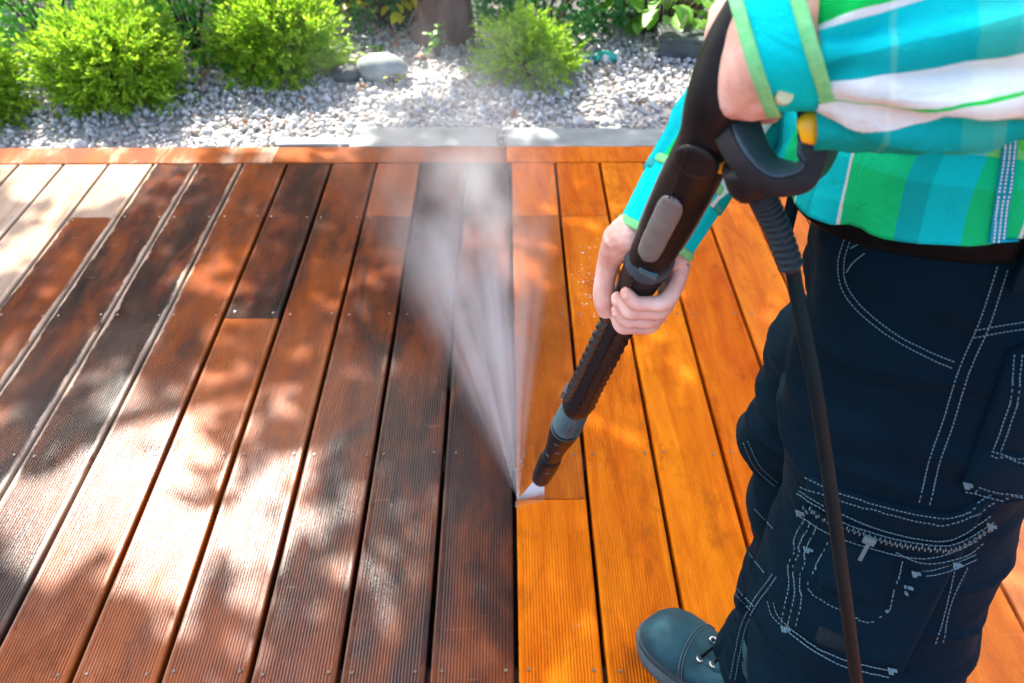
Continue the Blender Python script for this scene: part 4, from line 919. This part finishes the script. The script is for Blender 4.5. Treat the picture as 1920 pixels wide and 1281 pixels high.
# boots --------------------------------------------------------------
def boot(ankle, direction, label=None):
    d = Vector(direction).normalized(); sd = Vector((-d.y, d.x, 0)); b0 = Vector((ankle.x, ankle.y, 0)) - d * .075
    L = .300
    def outline(t):                                    # half width along the sole, with a curved last
        w = .034 + .012 * math.sin(math.pi * min(1, t * .9)) + .010 * math.exp(-((t - .72) / .2) ** 2)
        if t > .86: w *= math.sqrt(max(0, 1 - ((t - .86) / .14) ** 2)) * .96 + .04
        if t < .10: w *= math.sqrt(max(0, 1 - ((.10 - t) / .10) ** 2)) * .9 + .1
        return w
    ts = [0, .012, .03, .06, .1, .2, .3, .4, .5, .6, .7, .78, .84, .88, .92, .95, .975, .99, 1.0]
    V, F = [], []; prof = [(-1.0, 0.002), (-1.06, .010), (-1.06, .022), (-1.0, .027), (1.0, .027), (1.06, .022), (1.06, .010), (1.0, .002)]; n = len(prof)
    for t in ts:
        w = outline(t) * 1.06
        for (x, z) in prof: V.append(b0 + d * (t * L - (.0 if t > .05 else .0)) + sd * x * w + Vector((0, 0, z + .006 * max(0, t - .8) / .2)))
    for i in range(len(ts) - 1):
        for k in range(n): F.append((i * n + k, (i + 1) * n + k, (i + 1) * n + (k + 1) % n, i * n + (k + 1) % n)[::-1])
    F += [tuple(range(n)), tuple((len(ts) - 1) * n + k for k in reversed(range(n)))]
    B = bpy.data.objects.new('boot', None); COL.objects.link(B); B.parent = person
    part('sole', V, F, M['sole'], B)
    V, F = [], []; n = 28
    hgt = lambda t: .072 + .020 * math.exp(-((t - .80) / .16) ** 2) - .026 * max(0, (t - .86) / .14) ** 2 + .075 * max(0, min(1, (.62 - t) / .35)) ** 1.4
    for t in ts:
        w = outline(t) * .99; h_ = hgt(t) - .022
        if t > .95: h_ *= .55 + .45 * math.sqrt(max(0, 1 - ((t - .95) / .05) ** 2))
        tt = t * L * .985 + .002
        for k in range(n):
            a = 2 * math.pi * k / n; ca, sa = math.cos(a), math.sin(a)
            x = math.copysign(abs(ca) ** .85, ca) * w; z = .022 + h_ * (.5 + .5 * math.copysign(abs(sa) ** .8, sa)) * 1.0
            if sa > 0: x *= 1 - .25 * sa ** 2
            V.append(b0 + d * tt + sd * x + Vector((0, 0, z + .0015 * nz(t * 14, ca * 3, sa * 3))))
    for i in range(len(ts) - 1):
        for k in range(n): F.append((i * n + k, (i + 1) * n + k, (i + 1) * n + (k + 1) % n, i * n + (k + 1) % n)[::-1])
    F += [tuple(range(n)), tuple((len(ts) - 1) * n + k for k in reversed(range(n)))]
    V2, F2 = tube([b0 + d * .085 + Vector((0, 0, .06)), b0 + d * .08 + Vector((0, 0, .12)), b0 + d * .075 + Vector((0, 0, .19))], [.058, .054, .056], [.046, .044, .046], tuple(sd), 24, 2, 4, False)
    part('upper', *merge((V, F), (V2, F2)), M['bootleather'], B)
    # welt roll
    wv = [b0 + d * (t * L) + sd * s_ * outline(t) * 1.03 + Vector((0, 0, .029)) for s_, seq in ((1, ts), (-1, ts[::-1])) for t in seq]
    part('welt', *tube(wv + [wv[0]], .0032, None, (0, 0, 1), 6, 2, 1, True), M['sole'], B)
    for t, n_ in ((.655, 'toe_seam'), (.672, 'toe_seam')):
        w_ = outline(t) * 1.0; h2 = hgt(t) - .022; sp_ = []
        for a_ in np.linspace(R(-8), R(188), 15):
            ca, sa = math.cos(a_), math.sin(a_); x_ = math.copysign(abs(ca) ** .85, ca) * w_ * (1 - .25 * max(0, sa) ** 2)
            sp_.append(b0 + d * ((t + .05 * max(0, sa) - .02) * L) + sd * x_ * 1.01 + Vector((0, 0, .0225 + (hgt(t + .05 * max(0, sa) - .02) - .022) * (.5 + .5 * math.copysign(abs(sa) ** .8, sa)))))
        part(n_, *tube(sp_, .0011, None, (0, 0, 1), 6, 2, 2, True), M['sole'], B)
    # lacing: facings, eyelets, laces
    for j in range(4):
        t = .60 - .075 * j; z = hgt(t) + .004
        for s_ in (-1, 1):
            c = b0 + d * (t * L) + sd * s_ * .021 + Vector((0, 0, z - .004))
            part('eyelet', *tube([c + Vector((.0055 * math.cos(a), .0055 * math.sin(a), 0)) for a in np.linspace(0, 2 * math.pi, 11)], .0019, None, (0, 0, 1), 6, 2, 1, True), M['metal'], B)
        p0 = b0 + d * (t * L) + sd * .021 + Vector((0, 0, z)); p1 = b0 + d * ((t - .03) * L) + Vector((0, 0, z + .010)); p2 = b0 + d * ((t - .055) * L) - sd * .021 + Vector((0, 0, z + .005))
        part('lace', *tube([p0, p1, p2], .0026, None, (0, 0, 1), 7, 2, 4, True), M['leather'], B)
    for s_ in (-1, 1):
        fv = [b0 + d * (t * L) + sd * s_ * (.016 + .012 * k) + Vector((0, 0, hgt(t) - .001 - .010 * k * k + .003 * (1 - k))) for t in (.30, .4, .5, .58, .63) for k in (0, 1)]
        f_ = part('facing', fv, [(2 * i, 2 * i + 1, 2 * i + 3, 2 * i + 2) for i in range(4)], M['bootleather'], B)
        q = f_.modifiers.new('thickness', 'SOLIDIFY'); q.thickness = .004
    return B
toe = ground(1203, 1172, .03); heel_dir = Vector((.122, -.100, 0)).normalized()
boot(toe + heel_dir * (.300 - .075), -heel_dir)
boot(Vector((.455, .47, 0)), FW * .9 + LF * .25)

# ------------------------------------------------------------------ pressure washer gun
gun = thing('spray_gun', 'black pressure washer gun and lance with grey grip held over the deck', 'pressure washer', GA)
def gp(name, V, F, m, smooth=True, **kw): return part(name, V, F, M[m], gun, smooth, **kw)
def along(pys, r, n=28, power=2.0, sub=5, rv=None, off=None):
    pts = [axpt(ax_of_px(p)) + (off[i] if off else Vector((0, 0, 0))) for i, p in enumerate(pys)]
    return tube(pts, r, rv, tuple(VC), n, power, sub, True)
s_end = ax_of_px(480)
# stock: from above the hand down to the collar, slightly bent back at the top
stock = [at(1410, 18, .535), at(1376, 92, .55), at(1349, 175, .57), at(1334, 250, .605), axpt(ax_of_px(325)), axpt(ax_of_px(400)), axpt(s_end)]
gp('barrel_housing', *tube(stock, [.017, .0195, .0205, .0215, .0225, .0222, .0205], [.018, .022, .026, .027, .024, .023, .021], tuple(VC), 32, 2.5, 8, True), 'wornplastic')
# the grey inset grip pad with finger dents
V, F = [], []; rows = 26; cols = 10
y0, y1 = 330, 446
for i in range(rows + 1):
    t = i / rows; s = ax_of_px(y0 + (y1 - y0) * t); w = .55 * (1 - (2 * t - 1) ** 8) ** .5 + .02
    for k in range(cols + 1):
        a = R(98) + (k / cols - .5) * 2 * w * .66; rr = .0248 + .0010 * (1 - (2 * k / cols - 1) ** 4) - .0009 * math.exp(-(((t * 4.2) % 1 - .5) / .12) ** 2)
        V.append(axpt(s) + VR * (math.cos(a) * rr) + VC * (math.sin(a) * rr * 1.0))
F = [(i * (cols + 1) + k, i * (cols + 1) + k + 1, (i + 1) * (cols + 1) + k + 1, (i + 1) * (cols + 1) + k) for i in range(rows) for k in range(cols)]
pad = gp('grip_pad', V, F, 'greyplastic'); md = pad.modifiers.new('thickness', 'SOLIDIFY'); md.thickness = .006; md.offset = 0
gp('side_strip', *along([336, 380, 430, 452], [.0235, .0238, .0238, .0225], 28, 2.6, 4, [.016, .0165, .0165, .015], [VC * -.006] * 4), 'greyplastic')
gp('collar_ring', *along([474, 482, 490, 496], [.0215, .0232, .0232, .0212]), 'blueplastic')
gp('catch', *box(*(axpt(ax_of_px(474)) + VC * .0215 + VR * .004), .018, .006, .004, (VR, AX, VC)), 'tealgrey', False)
gp('coupling', *along([488, 497, 515, 535, 560], [.0195, .0205, .0205, .019, .0165]), 'blackplastic')
gp('coupling_rib', *box(*(axpt(ax_of_px(512)) + VC * .0195 - VR * .006), .004, .05, .006, (VR, AX, VC)), 'blackplastic', False)
# studded lance sleeve: core + rows of pyramids, each wedge leaning up the lance
sA, sB = ax_of_px(545), ax_of_px(752)
def lr(s):
    t = (s - sA) / (sB - sA); return .0155 + .0030 * t + .0022 * max(0, (t - .82) / .18)
gp('lance_tube', *tube([axpt(sA + (sB - sA) * k / 8) for k in range(9)], [lr(sA + (sB - sA) * k / 8) for k in range(9)], None, tuple(VC), 16, 2, 1, True), 'blackplastic')
pv, pf = [], []; NR, NA = 15, 9
for i in range(NR):
    s = sA + (sB - sA) * (i + .5) / (NR + .6); ln = (sB - sA) / (NR + .6) * .44
    for k in range(NA):
        a = 2 * math.pi * (k + .5) / NA; r = lr(s); Nn = VR * math.cos(a) + VC * math.sin(a); Tn = AX.cross(Nn); wv_ = r * math.pi / NA * .86
        c = axpt(s) + Nn * (r - .0006); q = [c - AX * ln - Tn * wv_, c - AX * ln + Tn * wv_, c + AX * ln + Tn * wv_, c + AX * ln - Tn * wv_]
        ap = [c + Nn * .0056 + AX * ln * .62 - Tn * wv_ * .55, c + Nn * .0056 + AX * ln * .62 + Tn * wv_ * .55]
        o = len(pv); pv += q + ap; pf += [(o, o + 1, o + 5, o + 4), (o + 2, o + 3, o + 4, o + 5), (o + 1, o + 2, o + 5), (o + 3, o, o + 4)]
gp('stud', pv, pf, 'studplastic', False, kind='stuff')
gp('lance_collar', *along([738, 746, 756, 764], [.0200, .0228, .0228, .0195]), 'blackplastic')
gp('collar_lug', *box(*(axpt(ax_of_px(748)) - VR * .0225), .009, .030, .014, (VR, AX, VC)), 'greyplastic', False)
pr, ps = [], []
for k in range(9):
    t = k / 8; y = 760 + (800 - 760) * t; base_r = .0195 + .0035 * t
    for dr, dy in ((-.0008, -.95), (.0016, 0.0), (-.0008, .95)): pr.append(base_r + dr); ps.append(ax_of_px(y) + dy * .0022)
gp('ribbed_adjuster', *tube([axpt(s) for s in ps], pr, None, tuple(VC), 28, 2, 1, True), 'tealgrey')
gp('seam_ridge', *box(*(axpt(ax_of_px(780)) + VC * .0225 + VR * .003), .003, .06, .003, (VR, AX, VC)), 'tealgrey', False)
gp('nozzle_body', *along([798, 804, 815, 835, 852, 858], [.0232, .0238, .0225, .0185, .0165, .0145]), 'blackplastic')
gp('nozzle_tip', *along([855, 860, 872, 886, 896, 899], [.0165, .0195, .0198, .0190, .0178, .0120]), 'blackplastic')
for (yy, rr, aa) in ((812, .0226, 95), (828, .0197, 70), (842, .0178, 115), (868, .0196, 70)):
    a = R(aa); Nn = VR * math.cos(a) + VC * math.sin(a)
    gp('vent_slot', *box(*(axpt(ax_of_px(yy)) + Nn * rr), .007, .005, .002, (AX.cross(Nn), AX, Nn)), 'tealgrey', False)
# D-shaped guard: flat band swept round, depth DV
DV = (CR * .52 - CDN * .44 + CF * .68).normalized()
gpx = [(1338, 165, .590), (1350, 225, .572), (1380, 296, .560), (1420, 340, .556), (1458, 350, .554), (1500, 338, .551), (1520, 292, .547), (1525, 240, .543), (1520, 195, .54), (1500, 140, .54), (1456, 100, .545), (1400, 85, .56), (1350, 105, .58)]
gpts = [at(*p) + DV * .017 for p in gpx]
thk = [.011, .009, .0078, .0072, .0074, .0085, .0105, .0108, .0105, .011, .012, .013, .013]
gp('trigger_guard', *tube(gpts, thk, [.018] * 13, tuple(DV), 32, 9.0, 7, True), 'blackplastic')
# softer slate-blue lining on the inner face of the guard
gc = at(1435, 236, .55) + DV * .017; lin = []
for i in range(7):
    q = gpts[i]; dq = gc - q; dq = (dq - DV * dq.dot(DV)).normalized(); lin.append(q + dq * (thk[i] * .80))
gp('guard_lining', *tube(lin, [.003, .0036, .0036, .0036, .0036, .003, .002], [.0165] * 7, tuple(DV), 24, 7.0, 6, True), 'blueplastic')
gp('side_boss', *tube([at(1326, 262, .60) + VC * .020, at(1326, 262, .60) + VC * .0232, at(1326, 262, .60) + VC * .0242], [.0165, .0150, .0060], None, tuple(AX), 28, 2, 2, True), 'blackplastic')
gp('trigger_lock', *tube([at(1500, 246, .533) , at(1522, 240, .530), at(1548, 238, .533)], [.0075, .0105, .0075], [.006, .008, .006], tuple(DV), 18, 2.4, 5, True), 'yellowplastic')
gp('safety_catch', *tube([at(1340, 303, .60), at(1352, 303, .60), at(1366, 303, .60)], [.0065, .0085, .006], [.006, .007, .006], tuple(DV), 16, 2.4, 4, True), 'yellowplastic')
gp('hose_socket', *tube([at(1396, 305, .575), at(1408, 335, .583), at(1418, 352, .588)], [.0155, .0165, .0145], None, tuple(DV), 20, 2.3, 4, True), 'blackplastic')
# moulding seam
gp('housing_seam', *tube([at(1290, 275, .571), at(1272, 330, .605), at(1254, 372, .66)], .0006, None, tuple(DV), 5, 2, 5, True), 'blackplastic')

# ------------------------------------------------------------------ hose with its ribbed sleeve
def near_cloth(x, y, gap, Z):
    h_, n_ = hit(x, y); return min(Z, (h_ - C0).dot(CF) - gap) if h_ is not None else Z
HP = [(1416, 346, .588), (1437, 385, .60), (1462, 440, .612), (1485, 505, .625)]
hose_pts = [at(*p) for p in HP] + [at(x, y, Z) for x, y, Z in [(1492, 540, .632), (1512, 640, .645), (1531, 740, .66), (1549, 860, .69), (1566, 980, .715), (1582, 1100, .745), (1597, 1210, .78), (1612, 1320, .82), (1640, 1500, .92)]]
hose = thing('hose', 'black rubber high pressure hose hanging from the gun past the trousers', 'hose', hose_pts[0])
tail = hose_pts + [Vector((.50, .30, .10)), Vector((.62, .18, .012)), Vector((.9, .0, .010)), Vector((1.4, -.3, .010))]
part('hose_tube', *tube(tail, .0058, None, (1, 0, 0), 16, 2, 8, True), M['hose'], hose)
rp = cat_rom([list(at(*p)) for p in HP], 30); V, F = [], []; rr, pp = [], []
for i, p in enumerate(rp):
    ph = (i / len(rp)) * 15 * 2 * math.pi; pp.append(Vector(p)); rr.append(.0072 + .0019 * (1 if math.sin(ph) > .0 else -.35) + .0012 * (1 - i / len(rp)))
part('ribbed_sleeve', *tube(pp, rr, None, (1, 0, 0), 24, 2, 1, True), M['ribrubber'], hose)

# ------------------------------------------------------------------ water: jet, mist, splashes
IMP = ground(972, 945)
def volmat(name, dens, node_fn):
    m = bpy.data.materials.new(name); m.use_nodes = True; t_ = m.node_tree; t_.nodes.clear(); g = G(m); g.out = t_.nodes.new('ShaderNodeOutputMaterial')
    v = t_.nodes.new('ShaderNodeVolumePrincipled'); v.inputs['Color'].default_value = (.95, .97, 1, 1); v.inputs['Anisotropy'].default_value = .35
    g.l(node_fn(g), v.inputs['Density']); g.l(v.outputs[0], g.out.inputs['Volume']); return m
MIST_L = 2.3
def mist_nodes(g):
    tc = g.n('ShaderNodeTexCoord').outputs['Object']; s = g.n('ShaderNodeSeparateXYZ'); g.l(tc, s.inputs[0]); x, y, z = s.outputs
    yy = g.m('MAXIMUM', y, .02); ang = g.m('DIVIDE', x, yy); el = g.m('DIVIDE', z, yy)
    side = g.m('MULTIPLY', g.step(ang, -.40, .0), g.step(ang, .26, -.03))
    cb = g.n('ShaderNodeCombineXYZ'); g.l(g.m('MULTIPLY', ang, 17.0), cb.inputs[0]); g.l(g.m('MULTIPLY', el, 7.0), cb.inputs[1]); g.l(g.m('MULTIPLY', y, 1.3), cb.inputs[2])
    streak = g.step(g.noise(cb.outputs[0], 1.0, 2, .5), .30, .80)
    cb2 = g.n('ShaderNodeCombineXYZ'); g.l(x, cb2.inputs[0]); g.l(g.m('MULTIPLY', y, .5), cb2.inputs[1]); g.l(z, cb2.inputs[2])
    puff = g.step(g.noise(cb2.outputs[0], 7.0, 3, .5), .36, .66)
    fall = g.m('DIVIDE', 1.0, g.m('ADD', .055, g.m('POWER', yy, 1.15)))
    top = g.m('MULTIPLY', g.step(el, .40, .08), g.step(y, MIST_L * .95, .45))
    a = g.m('ADD', g.m('MULTIPLY', streak, g.step(y, 1.1, .2)), g.m('MULTIPLY', puff, g.m('MULTIPLY_ADD', g.step(y, .1, .9), .55, .15)))
    d = g.m('MULTIPLY', g.m('MULTIPLY', side, top), g.m('MULTIPLY', a, fall)); return g.m('MULTIPLY', d, 6.3)
mm = volmat('water_mist', 1, mist_nodes)
vs = []
for y in (0.0, MIST_L):
    wL, wR, hh = -.012 - y * .42, .012 + y * .27, .01 + .36 * y
    vs += [(wL, y, .004), (wR, y, .004), (wR * .8, y, hh), (wL * .8, y, hh)]
sp = thing('water_spray', 'white fan of water mist blowing off the deck from the lance nozzle', 'water spray', (IMP.x, IMP.y, 0))
mi = link('mist', mesh(vs, [(0, 1, 2, 3), (7, 6, 5, 4), (0, 4, 5, 1), (1, 5, 6, 2), (2, 6, 7, 3), (3, 7, 4, 0)], False), mm, sp)
mi.rotation_euler = (0, 0, R(5.5))
# jet: thin wedge from nozzle mouth to a line on the boards
NZ = axpt(ax_of_px(897)); j0, j1 = ground(966, 948), ground(1020, 936)
jm = volmat('water_jet', 1, lambda g: g.m('MULTIPLY', g.noise(g.n('ShaderNodeTexCoord').outputs['Object'], 60, 3), 170.0))
jv = [NZ + VR * -.006 - VC * .003, NZ + VR * .006 - VC * .003, NZ + VR * .006 + VC * .003, NZ - VR * .006 + VC * .003, j0 + Vector((0, .008, .001)), j1 + Vector((0, .008, .001)), j1 + Vector((0, -.006, .001)), j0 + Vector((0, -.006, .001))]
part('jet', jv, [(0, 1, 2, 3), (7, 6, 5, 4), (0, 4, 5, 1), (1, 5, 6, 2), (2, 6, 7, 3), (3, 7, 4, 0)], jm, sp, False)
# droplets thrown along the fan
dm = mat('water_droplet', (.9, .95, 1), .05, IOR=1.33); dm.node_tree.nodes['Principled BSDF'].inputs['Transmission Weight'].default_value = .6
n = 1500; r_ = rng.random(n) ** 1.3 * .75 + .01; an = rng.normal(-.05, .09, n); ele = np.abs(rng.normal(.06, .07, n)) + .01
P = np.stack([IMP.x + r_ * an, IMP.y + r_, r_ * ele + .004], -1); sz = .00045 * np.exp(rng.normal(0, .4, n)); oct_ = np.array([[1, 0, 0], [-1, 0, 0], [0, 1, 0], [0, -1, 0], [0, 0, 1], [0, 0, -1]], float); of = np.array([[0, 2, 4], [2, 1, 4], [1, 3, 4], [3, 0, 4], [2, 0, 5], [1, 2, 5], [3, 1, 5], [0, 3, 5]])
sc = np.stack([sz, sz * 3.0, sz], -1); V = (oct_[None] * sc[:, None]) + P[:, None]; F = of[None] + (np.arange(n) * 6)[:, None, None]
link('droplets', fastmesh(V.reshape(-1, 3) - np.array([IMP.x, IMP.y, 0]), F.reshape(-1, 3), True), dm, sp, kind='stuff')
# foam flecks on the cleaned boards
M['foam'] = mat('foam', (.8, .8, .8), .4)
n = 240; cx = [ground(1135, 545), ground(1125, 570), ground(1120, 520), ground(1150, 560), ground(1128, 535)]
w = rng.integers(0, 5, n); C = np.array([c[:] for c in cx])[w]; P = C + np.stack([rng.normal(0, .030, n), rng.normal(0, .07, n), np.full(n, .0005)], -1)
sz = .0012 * np.exp(rng.normal(0, .45, n)); V = (oct_[None] * (np.stack([sz, sz * 1.4, sz * .35], -1))[:, None]) + P[:, None]; F = of[None] + (np.arange(n) * 6)[:, None, None]
link('foam_flecks', fastmesh(V.reshape(-1, 3), F.reshape(-1, 3), True), M['foam'], kind='stuff', label='white foam flecks and droplets lying on cleaned orange boards')
